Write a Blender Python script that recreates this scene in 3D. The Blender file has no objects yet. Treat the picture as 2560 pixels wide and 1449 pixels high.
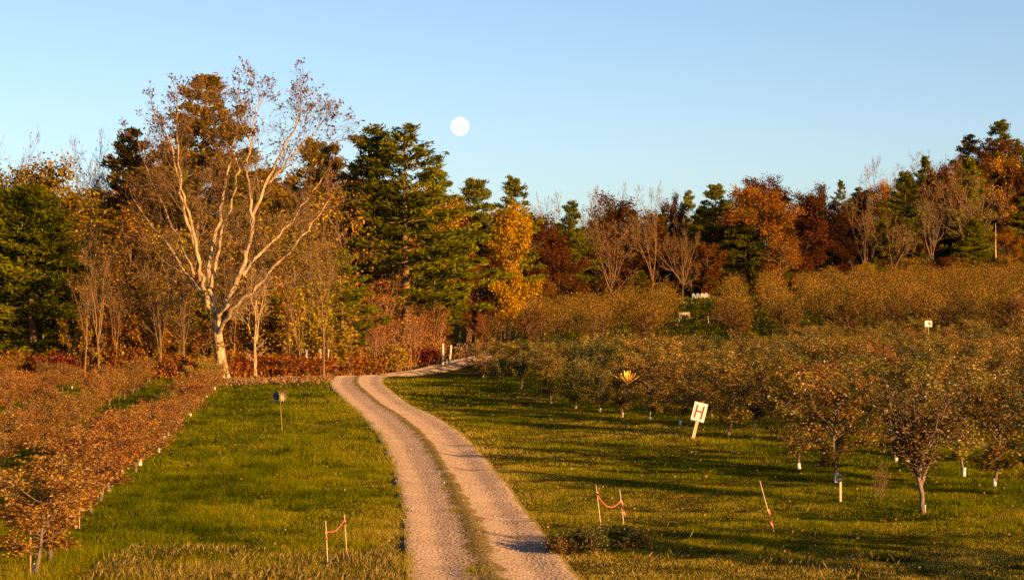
import bpy, math, random
import numpy as np
from mathutils import Vector

# ----------------------------------------------------------------- camera, sky, sun, exposure
SC = bpy.context.scene
COL = SC.collection
EYE = 5.2            # camera height above the lawn
F = 5000.0           # focal length in photo pixels
HOR = 754.0          # photo row of eye level
cam_d = bpy.data.cameras.new("camera")
cam = bpy.data.objects.new("camera", cam_d)
COL.objects.link(cam)
cam.location = (0, 0, EYE)
cam.rotation_euler = (math.pi / 2, 0, 0)
cam_d.sensor_width = 36.0
cam_d.lens = 36.0 * F / 2560.0
cam_d.shift_y = (HOR - 724.5) / 2560.0
cam_d.clip_start = 0.5
cam_d.clip_end = 20000.0
SC.camera = cam

SUN_EL, SUN_AZ = math.radians(11.5), math.radians(43)      # sun behind the camera, off to the right
world = bpy.data.worlds.new("World")
SC.world = world
world.use_nodes = True
wn = world.node_tree.nodes
sky = wn.new("ShaderNodeTexSky")
sky.sky_type = 'NISHITA'
sky.sun_disc = False
sky.sun_elevation = SUN_EL
sky.sun_rotation = math.pi - SUN_AZ
sky.air_density, sky.dust_density, sky.ozone_density = 0.68, 1.0, 1.3
world.node_tree.links.new(sky.outputs[0], wn['Background'].inputs[0])
wn['Background'].inputs[1].default_value = 0.0625
sun_d = bpy.data.lights.new("sun", 'SUN')
sun_d.energy = 5.0
sun_d.angle = math.radians(0.5)
sun_d.color = (1.0, 0.57, 0.20)
sun = bpy.data.objects.new("sun", sun_d)
COL.objects.link(sun)
TO_SUN = Vector((math.sin(SUN_AZ) * math.cos(SUN_EL), -math.cos(SUN_AZ) * math.cos(SUN_EL), math.sin(SUN_EL)))
sun.rotation_euler = TO_SUN.to_track_quat('Z', 'Y').to_euler()
SC.view_settings.view_transform = 'Standard'
SC.view_settings.look = 'None'
SC.view_settings.exposure = 1.62
SC.view_settings.gamma = 1.0
SC.view_settings.use_curve_mapping = False
SC.cycles.max_bounces = 5
SC.cycles.diffuse_bounces = 3
SC.cycles.glossy_bounces = 2
SC.cycles.transmission_bounces = 4
SC.cycles.use_denoising = False

random.seed(11)
rng = np.random.default_rng(11)


# ----------------------------------------------------------------- numpy helpers
def sstep(a, b, x):
    t = np.clip((x - a) / (b - a), 0, 1)
    return t * t * (3 - 2 * t)


_NT = np.random.default_rng(5).random((256, 256))


def vnoise(x, y, s):
    """smooth value noise 0..1 with cell size s"""
    x = np.asarray(x, float) / s + 1000.3
    y = np.asarray(y, float) / s + 1000.7
    ix, iy = np.floor(x).astype(int), np.floor(y).astype(int)
    fx, fy = x - ix, y - iy
    fx, fy = fx * fx * (3 - 2 * fx), fy * fy * (3 - 2 * fy)
    a = _NT[ix & 255, iy & 255]; b = _NT[(ix + 1) & 255, iy & 255]
    c = _NT[ix & 255, (iy + 1) & 255]; d = _NT[(ix + 1) & 255, (iy + 1) & 255]
    return (a * (1 - fx) + b * fx) * (1 - fy) + (c * (1 - fx) + d * fx) * fy


def height(x, y):
    x = np.asarray(x, float); y = np.asarray(y, float)
    z = 0.10 * (vnoise(x, y, 9.0) - .5) + 0.22 * (vnoise(x + 40, y, 23.0) - .5)
    # orchard slope beyond the flat near block, rising to the right
    sx = np.interp(x, [-14, -4, 2, 17, 30, 36, 55, 90], [0, .28, .42, .74, .98, 1.0, 1.18, 1.4])
    g = 0.042 * np.logaddexp(0, (y - 158) / 6.0) * 6.0 - 0.013 * np.logaddexp(0, (y - 214) / 6.0) * 6.0
    z = z + sx * np.minimum(g, 8.2)
    # the lane tops a low crest and drops out of sight behind it
    z = z - 0.30 * sstep(138, 150, y) * (1 - sstep(156, 172, y)) * (1 - sstep(-4, 4, x))
    z = z + 0.25 * sstep(165, 185, y) * (1 - sstep(-4, 4, x))
    # wooded hill
    up = np.clip(y - 352, 0, 75) - .12 * np.clip(y - 427, 0, 600)
    z = z + 0.125 * up * sstep(28, 78, x) + 0.03 * up * sstep(5, 30, x)
    # hollows in the lawn on the right
    z = z - 0.30 * np.exp(-(((x - 8.6) / 1.6) ** 2 + ((y - 48.3) / 0.9) ** 2))
    z = z - 0.14 * np.exp(-(((x - 3.0) / 3.0) ** 2 + ((y - 51.0) / 2.0) ** 2))
    return z


def hgt(x, y):
    return float(height(x, y))


def at(px, d):
    """point on the ground at distance d in the direction of photo column px"""
    x = (px - 1280.0) * d / F
    return (x, d, hgt(x, d))


_DD = np.arange(34.0, 480.0, 0.25)


def gp(px, py):
    """first ground point seen at photo pixel (px, py)"""
    xs = (px - 1280.0) * _DD / F
    row = HOR - F * (height(xs, _DD) - EYE) / _DD
    k = int(np.argmax(row <= py))
    if row[k] > py:
        k = len(_DD) - 1
    return at(px, float(_DD[k]))


def zrow(py, d):
    return EYE + (HOR - py) * d / F


def fbm(x, y, s):
    v = 0
    for k, a in enumerate((.5, .3, .2)):
        c, d = math.cos(.7 + k * 1.1), math.sin(.7 + k * 1.1)
        v = v + a * vnoise(x * c + y * d + 17 * k, y * c - x * d, s / 2.0 ** k)
    return v


def mesh_np(name, V, Fc, mats, attrs=None, smooth=False, mat_idx=None):
    """V (n,3), Fc list of int arrays (m,k)"""
    me = bpy.data.meshes.new(name)
    if not isinstance(Fc, (list, tuple)):
        Fc = [Fc]
    Fc = [np.asarray(f, np.int32) for f in Fc if len(f)]
    me.vertices.add(len(V))
    me.vertices.foreach_set("co", np.asarray(V, np.float32).ravel())
    nl = sum(f.size for f in Fc); npoly = sum(len(f) for f in Fc)
    me.loops.add(nl)
    me.loops.foreach_set("vertex_index", np.concatenate([f.ravel() for f in Fc]))
    me.polygons.add(npoly)
    tot = np.concatenate([np.full(len(f), f.shape[1], np.int32) for f in Fc])
    me.polygons.foreach_set("loop_start", np.concatenate([[0], np.cumsum(tot)[:-1]]).astype(np.int32))
    if smooth:
        me.polygons.foreach_set("use_smooth", np.ones(npoly, bool))
    for m in (mats if isinstance(mats, (list, tuple)) else [mats]):
        me.materials.append(m)
    if mat_idx is not None:
        me.polygons.foreach_set("material_index", np.asarray(mat_idx, np.int32))
    me.update(calc_edges=True)
    for k, v in (attrs or {}).items():
        a = me.attributes.new(k, 'FLOAT', 'POINT')
        a.data.foreach_set("value", np.asarray(v, np.float32))
    return me


def unit(v):
    return v / np.maximum(np.linalg.norm(v, axis=-1, keepdims=True), 1e-9)


def rand_dirs(n, r=None):
    r = r or rng
    return unit(r.normal(size=(n, 3)))


def leaves(P, L, W, tint, r, axis=None, fold=0.18, axis_jit=1.0):
    """folded diamond leaves: centres P, lengths L, widths W"""
    n = len(P)
    a = rand_dirs(n, r) * axis_jit
    if axis is not None:
        a = a + axis
    a = unit(a)
    b = unit(np.cross(a, rand_dirs(n, r)))
    c = np.cross(a, b)
    L = np.broadcast_to(L, (n,))[:, None]; W = np.broadcast_to(W, (n,))[:, None]
    V = np.empty((n, 4, 3))
    V[:, 0] = P - a * L * .5
    V[:, 1] = P + b * W * .5 + c * W * fold + a * L * .05
    V[:, 2] = P + a * L * .5
    V[:, 3] = P - b * W * .5 + c * W * fold + a * L * .05
    Fq = np.arange(n * 4).reshape(n, 4)
    return V.reshape(-1, 3), Fq, np.repeat(tint, 4)


class Tubes:
    def __init__(self):
        self.V, self.Q, self.n = [], [], 0

    def add(self, pts, radii, k=5, cap=False):
        pts = np.asarray(pts, float)
        t = np.gradient(pts, axis=0)
        t = unit(t)
        m = unit(pts[-1] - pts[0])
        ref = np.array([0, 0, 1.0]) if abs(m[2]) < .8 else np.array([1.0, 0.1, 0])
        u = unit(np.cross(t, ref)); v = np.cross(t, u)
        an = np.arange(k) * 2 * math.pi / k
        rr = np.asarray(radii, float)[:, None, None]
        ring = pts[:, None, :] + rr * (u[:, None, :] * np.cos(an)[None, :, None] + v[:, None, :] * np.sin(an)[None, :, None])
        m_ = len(pts)
        self.V.append(ring.reshape(-1, 3))
        i = np.arange(m_ - 1)[:, None] * k + np.arange(k)[None, :]
        j = np.arange(m_ - 1)[:, None] * k + (np.arange(k)[None, :] + 1) % k
        self.Q.append(np.stack([i, j, j + k, i + k], -1).reshape(-1, 4) + self.n)
        self.n += m_ * k
        if cap:
            self.V.append(pts[-1][None]); c = self.n
            e = self.n - k + np.arange(k)
            self.Q.append(np.stack([e, np.roll(e, -1), np.full(k, c), np.full(k, c)], -1)[:, [0, 1, 2, 2]])
            self.n += 1

    def mesh(self, name, mat, smooth=True):
        Q = np.concatenate(self.Q)
        tri = Q[:, 2] == Q[:, 3]
        return mesh_np(name, np.concatenate(self.V), [Q[~tri], Q[tri][:, :3]], mat, smooth=smooth)


def boxes(name, specs, mat):
    """specs: list of (cx,cy,cz,sx,sy,sz[,rot_y]) -> one mesh of slightly bevelled boxes"""
    import bmesh
    from mathutils import Matrix
    bm = bmesh.new()
    for s in specs:
        r = bmesh.ops.create_cube(bm, size=1.0)
        M = Matrix.Translation(s[:3]) @ (Matrix.Rotation(s[6], 4, 'Y') if len(s) > 6 else Matrix()) @ Matrix.Diagonal((s[3], s[4], s[5], 1))
        bmesh.ops.transform(bm, matrix=M, verts=r['verts'])
    bmesh.ops.bevel(bm, geom=bm.edges[:], offset=min(min(s[3:6]) for s in specs) * .12, segments=1, affect='EDGES')
    me = bpy.data.meshes.new(name)
    bm.to_mesh(me); bm.free()
    me.materials.append(mat)
    return me


# ----------------------------------------------------------------- object helpers
def tag(o, label=None, cat=None, group=None, kind=None):
    if label: o["label"] = label
    if cat: o["category"] = cat
    if group: o["group"] = group
    if kind: o["kind"] = kind
    return o


_seen = {}


def own_label(lb, more=(', farther', ', still farther', ', farthest')):
    k = _seen.get(lb, 0); _seen[lb] = k + 1
    return lb if k == 0 else lb + more[min(k, len(more)) - 1]


def thing(name, label, cat, loc, rz=0.0, group=None, scale=None):
    o = bpy.data.objects.new(name, None)
    COL.objects.link(o)
    o.location = loc
    o.rotation_euler = (0, 0, rz)
    o.empty_display_size = .2
    if scale: o.scale = scale
    return tag(o, label, cat, group)


def part(name, me, parent=None, mat=None, loc=None, rot=None):
    o = bpy.data.objects.new(name, me)
    COL.objects.link(o)
    o.parent = parent
    if loc: o.location = loc
    if rot: o.rotation_euler = rot
    if mat:
        o.material_slots[0].link = 'OBJECT'
        o.material_slots[0].material = mat
    return o


# ----------------------------------------------------------------- materials
ALB = 0.69     # common scale that brings the measured tints down to real surface albedos


def new_mat(name):
    m = bpy.data.materials.new(name)
    m.use_nodes = True
    nt = m.node_tree
    nt.nodes.clear()
    out = nt.nodes.new("ShaderNodeOutputMaterial")
    return m, nt, nt.nodes, nt.links, out


def ramp(N, stops, interp='LINEAR'):
    r = N.new("ShaderNodeValToRGB")
    r.color_ramp.interpolation = interp
    e = r.color_ramp.elements
    while len(e) < len(stops): e.new(0.5)
    for k, (p, c) in enumerate(stops):
        e[k].position = p
        e[k].color = (*c, 1)
    return r


def leaf_mat(name, cols, hue=.02, val=.22, transl=.28, spec=0.0):
    """cols: list of colours laid along the leaf's own tint 0..1"""
    cols = [tuple(v * ALB for v in c) for c in cols]
    m, nt, N, L, out = new_mat(name)
    at_ = N.new("ShaderNodeAttribute"); at_.attribute_name = "tint"
    n = len(cols)
    r = ramp(N, [(i / (n - 1), c) for i, c in enumerate(cols)])
    L.new(at_.outputs['Fac'], r.inputs[0])
    oi = N.new("ShaderNodeObjectInfo")
    hs = N.new("ShaderNodeHueSaturation")
    mh = N.new("ShaderNodeMapRange"); mh.inputs[3].default_value = .5 - hue; mh.inputs[4].default_value = .5 + hue
    L.new(oi.outputs['Random'], mh.inputs[0])
    m2 = N.new("ShaderNodeMath"); m2.operation = 'MULTIPLY'; m2.inputs[1].default_value = 7.31
    m3 = N.new("ShaderNodeMath"); m3.operation = 'FRACT'
    L.new(oi.outputs['Random'], m2.inputs[0]); L.new(m2.outputs[0], m3.inputs[0])
    mv = N.new("ShaderNodeMapRange"); mv.inputs[3].default_value = 1 - val; mv.inputs[4].default_value = 1 + val
    L.new(m3.outputs[0], mv.inputs[0])
    L.new(mh.outputs[0], hs.inputs['Hue']); L.new(mv.outputs[0], hs.inputs['Value']); L.new(r.outputs[0], hs.inputs['Color'])
    d = N.new("ShaderNodeBsdfDiffuse"); t = N.new("ShaderNodeBsdfTranslucent"); mx = N.new("ShaderNodeMixShader")
    mx.inputs[0].default_value = transl
    L.new(hs.outputs[0], d.inputs[0]); L.new(hs.outputs[0], t.inputs[0])
    L.new(d.outputs[0], mx.inputs[1]); L.new(t.outputs[0], mx.inputs[2])
    last = mx.outputs[0]
    if spec:
        g = N.new("ShaderNodeBsdfGlossy"); g.inputs['Roughness'].default_value = .45
        g.inputs[0].default_value = (1, 1, 1, 1)
        m4 = N.new("ShaderNodeMixShader"); m4.inputs[0].default_value = spec
        L.new(last, m4.inputs[1]); L.new(g.outputs[0], m4.inputs[2]); last = m4.outputs[0]
    L.new(last, out.inputs[0])
    return m


def bark_mat(name, c0, c1, scale=6.0, stretch=.25, bump=.4):
    m, nt, N, L, out = new_mat(name)
    tc = N.new("ShaderNodeTexCoord"); mp = N.new("ShaderNodeMapping")
    mp.inputs['Scale'].default_value = (1, 1, stretch)
    L.new(tc.outputs['Object'], mp.inputs[0])
    nz = N.new("ShaderNodeTexNoise"); nz.inputs['Scale'].default_value = scale; nz.inputs['Detail'].default_value = 5
    L.new(mp.outputs[0], nz.inputs[0])
    c0 = tuple(v * ALB for v in c0); c1 = tuple(v * ALB for v in c1)
    r = ramp(N, [(.32, c0), (.68, c1)])
    L.new(nz.outputs[0], r.inputs[0])
    b = N.new("ShaderNodeBsdfDiffuse")
    bp = N.new("ShaderNodeBump"); bp.inputs['Strength'].default_value = bump; bp.inputs['Distance'].default_value = .05
    L.new(nz.outputs[0], bp.inputs['Height']); L.new(bp.outputs[0], b.inputs['Normal'])
    L.new(r.outputs[0], b.inputs[0]); L.new(b.outputs[0], out.inputs[0])
    return m


def plain_mat(name, col, rough=.6, metal=0.0, var=.12, scale=20.0):
    col = tuple(v * (ALB + .1) for v in col)
    m, nt, N, L, out = new_mat(name)
    b = N.new("ShaderNodeBsdfPrincipled")
    b.inputs['Roughness'].default_value = rough; b.inputs['Metallic'].default_value = metal
    tc = N.new("ShaderNodeTexCoord")
    nz = N.new("ShaderNodeTexNoise"); nz.inputs['Scale'].default_value = scale; nz.inputs['Detail'].default_value = 4
    L.new(tc.outputs['Object'], nz.inputs[0])
    r = ramp(N, [(.3, tuple(c * (1 - var) for c in col)), (.7, tuple(min(1, c * (1 + var)) for c in col))])
    L.new(nz.outputs[0], r.inputs[0]); L.new(r.outputs[0], b.inputs['Base Color']); L.new(b.outputs[0], out.inputs[0])
    return m


M = {}
M['bark_pale'] = bark_mat('pale_bark', (.23, .135, .06), (.62, .42, .23), 5.0, .22)
M['bark_grey'] = bark_mat('grey_bark', (.10, .065, .038), (.24, .16, .10), 5.0)
M['bark_tan'] = bark_mat('tan_bark', (.12, .066, .03), (.29, .172, .08), 5.0)
M['bark_lit'] = bark_mat('sunlit_tan_bark', (.13, .075, .036), (.34, .21, .105), 5.0)  # brighter copy of the tan bark, sunlight on the slim trunks put into the colour
M['bark_dark'] = bark_mat('dark_bark', (.05, .035, .024), (.14, .10, .065), 5.0)
M['bark_apple'] = bark_mat('apple_bark', (.10, .07, .05), (.25, .175, .125), 22.0)
M['bark_red'] = bark_mat('reddish_twigs', (.17, .085, .045), (.40, .21, .11), 6.0)

M['apple_bronze'] = leaf_mat('bronze_apple_leaves', [(0.06104, 0.06497, 0.004619), (0.1527, 0.1206, 0.006929), (0.2848, 0.1764, 0.01155), (0.4068, 0.2228, 0.02021), (0.5492, 0.3157, 0.03463)], .018, .2, .25, .02)
M['apple_green'] = leaf_mat('green_gold_apple_leaves', [(0.03171, 0.03567, 0.001478), (0.07931, 0.07131, 0.002464), (0.1586, 0.102, 0.00345), (0.2595, 0.1377, 0.00616), (0.4324, 0.2141, 0.01478)], .018, .2, .25, .02)
M['apple_brown'] = leaf_mat('brown_bronze_apple_leaves', [(.05, .033, .008), (.11, .066, .014), (.19, .105, .022), (.27, .155, .035)], 0, 0, .22, .02)
M['apple_far'] = leaf_mat('russet_olive_far_leaves', [(0.04071, 0.0358, 0.005589), (0.1018, 0.06651, 0.008384), (0.1899, 0.09714, 0.01397), (0.2713, 0.1228, 0.02444), (0.3663, 0.1739, 0.04192)], .02, .3, .25)
M['apple_far_green'] = leaf_mat('olive_far_leaves', [(0.03801, 0.03592, 0.004192), (0.09507, 0.06672, 0.006287), (0.1772, 0.09747, 0.01048), (0.2534, 0.1232, 0.01833), (0.342, 0.1745, 0.03144)], .02, .3, .25)
M['apple_dark'] = leaf_mat('dark_green_apple_leaves', [(0.02772, 0.03888, 0.0021), (0.0594, 0.0729, 0.00336), (0.099, 0.1053, 0.0042), (0.1584, 0.1378, 0.00588)], .012, .2, .25, .02)
M['apple_red'] = leaf_mat('reddish_apple_leaves', [(0.1037, 0.05219, 0.0044), (0.2421, 0.09693, 0.00704), (0.3458, 0.1267, 0.011), (0.4495, 0.1865, 0.0198)], .012, .2, .25, .02)
M['apple_orange'] = leaf_mat('orange_brown_apple_leaves', [(0.1074, 0.04273, 0.004659), (0.2435, 0.09157, 0.007571), (0.358, 0.145, 0.01281), (0.4295, 0.1984, 0.0233), (0.5157, 0.29, 0.04659)], .012, .15, .28, .02)
M['pine'] = leaf_mat('pine_needles', [(0.04783, 0.05501, 0.002016), (0.101, 0.1058, 0.00288), (0.1728, 0.1587, 0.003744), (0.2655, 0.2116, 0.00576)], .012, .2, .12)
M['pine_brown'] = leaf_mat('browning_pine_needles', [(0.07084, 0.04617, 0.00288), (0.1518, 0.08926, 0.00432), (0.2226, 0.1201, 0.00648), (0.3238, 0.1539, 0.009)], .012, .2, .12)
M['hemlock'] = leaf_mat('dense_conifer_needles', [(0.05899, 0.06564, 0.00126), (0.118, 0.1263, 0.00189), (0.1966, 0.1893, 0.00252), (0.2951, 0.2525, 0.00336)], .012, .15, .12)
M['rust'] = leaf_mat('rust_oak_leaves', [(0.04572, 0.01812, 0.00392), (0.1111, 0.03752, 0.00616), (0.1699, 0.05433, 0.0084), (0.2351, 0.08021, 0.01232)], .012, .22, .25)
M['maroon'] = leaf_mat('maroon_leaves', [(0.04813, 0.01794, 0.0049), (0.1031, 0.03289, 0.0084), (0.1513, 0.04784, 0.0112), (0.1925, 0.07475, 0.0168)], .012, .2, .25)
M['orange'] = leaf_mat('orange_maple_leaves', [(0.1138, 0.04659, 0.0056), (0.253, 0.09983, 0.0084), (0.3668, 0.1531, 0.0126), (0.4807, 0.2263, 0.0245)], .012, .15, .28)
M['yellow'] = leaf_mat('golden_yellow_leaves', [(0.231, 0.1271, 0.0042), (0.4158, 0.2159, 0.00504), (0.5544, 0.3049, 0.00756), (0.6699, 0.4192, 0.0168)], .008, .1, .3)
M['gold'] = leaf_mat('olive_gold_leaves', [(0.11, 0.062, 0.005), (0.31, 0.17, 0.009), (0.5, 0.275, 0.014), (0.66, 0.38, 0.025)], .02, .2, .28)
M['goldgreen'] = leaf_mat('yellow_green_leaves', [(0.09, 0.068, 0.003), (0.23, 0.16, 0.005), (0.36, 0.24, 0.008), (0.5, 0.34, 0.018)], .015, .2, .28)
M['olive'] = leaf_mat('olive_brown_leaves', [(0.12, 0.062, 0.008), (0.29, 0.145, 0.012), (0.45, 0.225, 0.018), (0.6, 0.31, 0.03)], .02, .2, .25)
M['brush'] = leaf_mat('russet_brush_leaves', [(0.0975, 0.0313, 0.00432), (0.234, 0.07303, 0.0072), (0.351, 0.113, 0.01056), (0.4875, 0.1913, 0.0216)], .014, .2, .25)
M['brushred'] = leaf_mat('crimson_brush_leaves', [(.06, .010, .008), (.13, .020, .014), (.20, .032, .02), (.26, .07, .035)], .01, .2, .25)
M['sparse_leaf'] = leaf_mat('last_cottonwood_leaves', [(.07, .035, .025), (.14, .065, .04), (.20, .09, .04), (.26, .13, .045)], .01, .1, .3)
M['vine'] = leaf_mat('yellow_vine_leaves', [(.10, .08, .008), (.20, .15, .012), (.32, .22, .02)], .01, .1, .3)
M['straw'] = leaf_mat('straw_stalks', [(.05, .045, .008), (.15, .11, .02), (.28, .19, .05), (.40, .27, .09)], 0, 0, .25)
M['weed'] = leaf_mat('pale_dry_weeds', [(.10, .055, .03), (.20, .11, .06), (.30, .18, .11), (.36, .24, .16)], .01, .1, .25)
M['litter'] = leaf_mat('fallen_tan_leaves', [(.14, .065, .02), (.24, .12, .045), (.34, .18, .075), (.40, .24, .12)], .0, .0, .2)
M['grass'] = leaf_mat('lawn_grass_blades', [(0.0391, 0.055, 0.001), (0.09775, 0.121, 0.001), (0.184, 0.1925, 0.002), (0.2702, 0.2255, 0.006), (0.3565, 0.2585, 0.02), (0.437, 0.3135, 0.05)], 0, 0, .35, 0)

M['wood'] = plain_mat('weathered_wood', (.34, .21, .105), .7, 0, .25, 14)
M['wood_pale'] = plain_mat('pale_wood', (.46, .34, .20), .7, 0, .2, 14)
M['post_white'] = plain_mat('bleached_post', (.42, .36, .28), .7, 0, .2, 9)
M['white'] = plain_mat('white_paint', (.56, .53, .50), .6, 0, .22, 7)
M['guard'] = plain_mat('white_trunk_guard', (.50, .46, .40), .5, 0, .10, 12)
M['red'] = plain_mat('dark_red_paint', (.23, .022, .018), .5, 0, .15, 30)
M['tape'] = plain_mat('orange_red_tape', (.62, .11, .055), .5, 0, .12, 30)
M['black'] = plain_mat('black_plastic', (.018, .02, .026), .4, 0, .1, 30)
M['dark_metal'] = plain_mat('dark_patina_metal', (.045, .05, .055), .35, .6, .3, 25)
M['bronze'] = plain_mat('bronze_metal', (.26, .17, .08), .5, .5, .2, 25)
M['gold_metal'] = plain_mat('golden_petal_metal', (.95, .62, .07), .45, .25, .1, 12)
M['orange_metal'] = plain_mat('orange_petal_metal', (.85, .27, .03), .45, .25, .1, 12)
M['plastic_white'] = plain_mat('white_chair_plastic', (.74, .71, .70), .45, 0, .03, 8)


def ground_mat():
    m, nt, N, L, out = new_mat('turf_soil')
    ge = N.new("ShaderNodeNewGeometry")
    n1 = N.new("ShaderNodeTexNoise"); n1.inputs['Scale'].default_value = .16; n1.inputs['Detail'].default_value = 5
    n2 = N.new("ShaderNodeTexNoise"); n2.inputs['Scale'].default_value = 4.0; n2.inputs['Detail'].default_value = 6
    L.new(ge.outputs['Position'], n1.inputs[0]); L.new(ge.outputs['Position'], n2.inputs[0])
    r1 = ramp(N, [(.40, (0.0279, 0.0341, 0.00372)), (.62, (0.0744, 0.0527, 0.0112))])
    r2 = ramp(N, [(.35, (.45, .45, .45)), (.7, (1.3, 1.3, 1.3))])
    L.new(n1.outputs[0], r1.inputs[0]); L.new(n2.outputs[0], r2.inputs[0])
    mx = N.new("ShaderNodeMixRGB"); mx.blend_type = 'MULTIPLY'; mx.inputs[0].default_value = 1
    L.new(r1.outputs[0], mx.inputs[1]); L.new(r2.outputs[0], mx.inputs[2])
    b = N.new("ShaderNodeBsdfDiffuse"); L.new(mx.outputs[0], b.inputs[0])
    bp = N.new("ShaderNodeBump"); bp.inputs['Strength'].default_value = 1; bp.inputs['Distance'].default_value = .12
    L.new(n2.outputs[0], bp.inputs['Height']); L.new(bp.outputs[0], b.inputs['Normal'])
    L.new(b.outputs[0], out.inputs[0])
    return m


def road_mat():
    m, nt, N, L, out = new_mat('packed_gravel')
    ge = N.new("ShaderNodeNewGeometry")
    ac = N.new("ShaderNodeAttribute"); ac.attribute_name = "across"
    big = N.new("ShaderNodeTexNoise"); big.inputs['Scale'].default_value = .9; big.inputs['Detail'].default_value = 6
    fin = N.new("ShaderNodeTexNoise"); fin.inputs['Scale'].default_value = 10; fin.inputs['Detail'].default_value = 6; fin.inputs['Roughness'].default_value = .6
    vor = N.new("ShaderNodeTexVoronoi"); vor.inputs['Scale'].default_value = 13
    for n in (big, fin, vor): L.new(ge.outputs['Position'], n.inputs[0])
    grav = ramp(N, [(.1, (0.20, 0.142, 0.107)), (.5, (0.235, 0.17, 0.132)), (.9, (0.272, 0.204, 0.163))])
    L.new(fin.outputs[0], grav.inputs[0])
    rb = ramp(N, [(.3, (.82, .80, .78)), (.7, (1.12, 1.1, 1.08))])
    L.new(big.outputs[0], rb.inputs[0])
    mx = N.new("ShaderNodeMixRGB"); mx.blend_type = 'MULTIPLY'; mx.inputs[0].default_value = 1
    L.new(grav.outputs[0], mx.inputs[1]); L.new(rb.outputs[0], mx.inputs[2])
    # the worn strips are bare; middle and verges carry dry straw and soil
    ad = N.new("ShaderNodeMath"); ad.operation = 'MULTIPLY_ADD'; ad.inputs[1].default_value = 1.9; ad.inputs[2].default_value = -.95
    L.new(big.outputs[0], ad.inputs[0])
    a2 = N.new("ShaderNodeMath"); a2.operation = 'MULTIPLY_ADD'; a2.inputs[1].default_value = 1.3; a2.inputs[2].default_value = -.65
    L.new(fin.outputs[0], a2.inputs[0])
    s1 = N.new("ShaderNodeMath"); L.new(ad.outputs[0], s1.inputs[0]); L.new(a2.outputs[0], s1.inputs[1])
    s2 = N.new("ShaderNodeMath"); L.new(s1.outputs[0], s2.inputs[0]); L.new(ac.outputs['Fac'], s2.inputs[1])
    rr = ramp(N, [(.42, (0, 0, 0)), (.62, (1, 1, 1))])
    L.new(s2.outputs[0], rr.inputs[0])
    straw = ramp(N, [(.3, (0.045, 0.034, 0.012)), (.7, (0.15, 0.105, 0.04))])
    L.new(fin.outputs[0], straw.inputs[0])
    m2 = N.new("ShaderNodeMixRGB"); L.new(rr.outputs[0], m2.inputs[0]); L.new(mx.outputs[0], m2.inputs[1]); L.new(straw.outputs[0], m2.inputs[2])
    b = N.new("ShaderNodeBsdfDiffuse"); b.inputs['Roughness'].default_value = 1.0
    L.new(m2.outputs[0], b.inputs[0])
    sm = N.new("ShaderNodeMath"); sm.operation = 'ADD'
    L.new(fin.outputs[0], sm.inputs[0]); L.new(vor.outputs['Distance'], sm.inputs[1])
    bp = N.new("ShaderNodeBump"); bp.inputs['Strength'].default_value = .55; bp.inputs['Distance'].default_value = .05
    L.new(sm.outputs[0], bp.inputs['Height']); L.new(bp.outputs[0], b.inputs['Normal'])
    L.new(b.outputs[0], out.inputs[0])
    return m


M['ground'] = ground_mat()
M['road'] = road_mat()
M['pebble'] = plain_mat('loose_stone', (.50, .37, .26), .9, 0, .25, 3)

# ----------------------------------------------------------------- ground
gx = np.concatenate([-np.geomspace(1800, 62, 16), np.arange(-60, 90, 1.0), np.geomspace(92, 1800, 22)])
gy = np.concatenate([np.arange(-90, 30, 6.0), np.arange(30, 185, 1.0), np.arange(185, 480, 4.0), np.geomspace(484, 3000, 14)])
GX, GY = np.meshgrid(gx, gy)
V = np.stack([GX, GY, height(GX, GY)], -1).reshape(-1, 3)
ny, nx = GX.shape
i = (np.arange(ny - 1)[:, None] * nx + np.arange(nx - 1)[None, :]).ravel()
ground = part('ground', mesh_np('ground', V, np.stack([i, i + 1, i + nx + 1, i + nx], -1), M['ground'], smooth=True))
tag(ground, kind='structure')

# ----------------------------------------------------------------- dirt lane
LEFT = [(1022, 1560), (1016, 1449), (1012, 1370), (1008, 1300), (996, 1240), (984, 1190), (962, 1120), (938, 1080), (905, 1042), (868, 1010), (840, 985), (822, 962)]
RIGHT = [(1560, 1560), (1440, 1449), (1378, 1370), (1325, 1300), (1280, 1240), (1243, 1190), (1190, 1120), (1148, 1080), (1092, 1042), (1025, 1010), (982, 985), (955, 962)]


def flat(px, py):
    d = EYE * F / (py - HOR)
    return ((px - 1280) * d / F, d)


lw = np.array([flat(*p) for p in LEFT]); rw = np.array([flat(*p) for p in RIGHT])
cen = (lw + rw) / 2
wid = (rw - lw)[:, 0]
# carry on over the crest and round to the right
cen = np.vstack([[2.6, 18.0], cen, [-10.6, 137.0], [-10.2, 143.0], [-8.6, 150.0], [-6.4, 158.0], [-4.4, 166.0], [-2.0, 176.0], [2.0, 188.0]])
wid = np.concatenate([[3.4], wid, [3.5, 3.4, 3.2, 3.0, 3.0, 3.0, 3.0]])
tt = np.concatenate([[0], np.cumsum(np.linalg.norm(np.diff(cen, axis=0), axis=1))])
ts = np.arange(0, tt[-1], .35)


def smooth_interp(t, tt, v):
    f = np.interp(ts, tt, v)
    k = 15
    ker = np.hanning(k + 2)[1:-1]; ker /= ker.sum()
    return np.convolve(np.pad(f, k // 2, mode='edge'), ker, 'valid')


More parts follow.
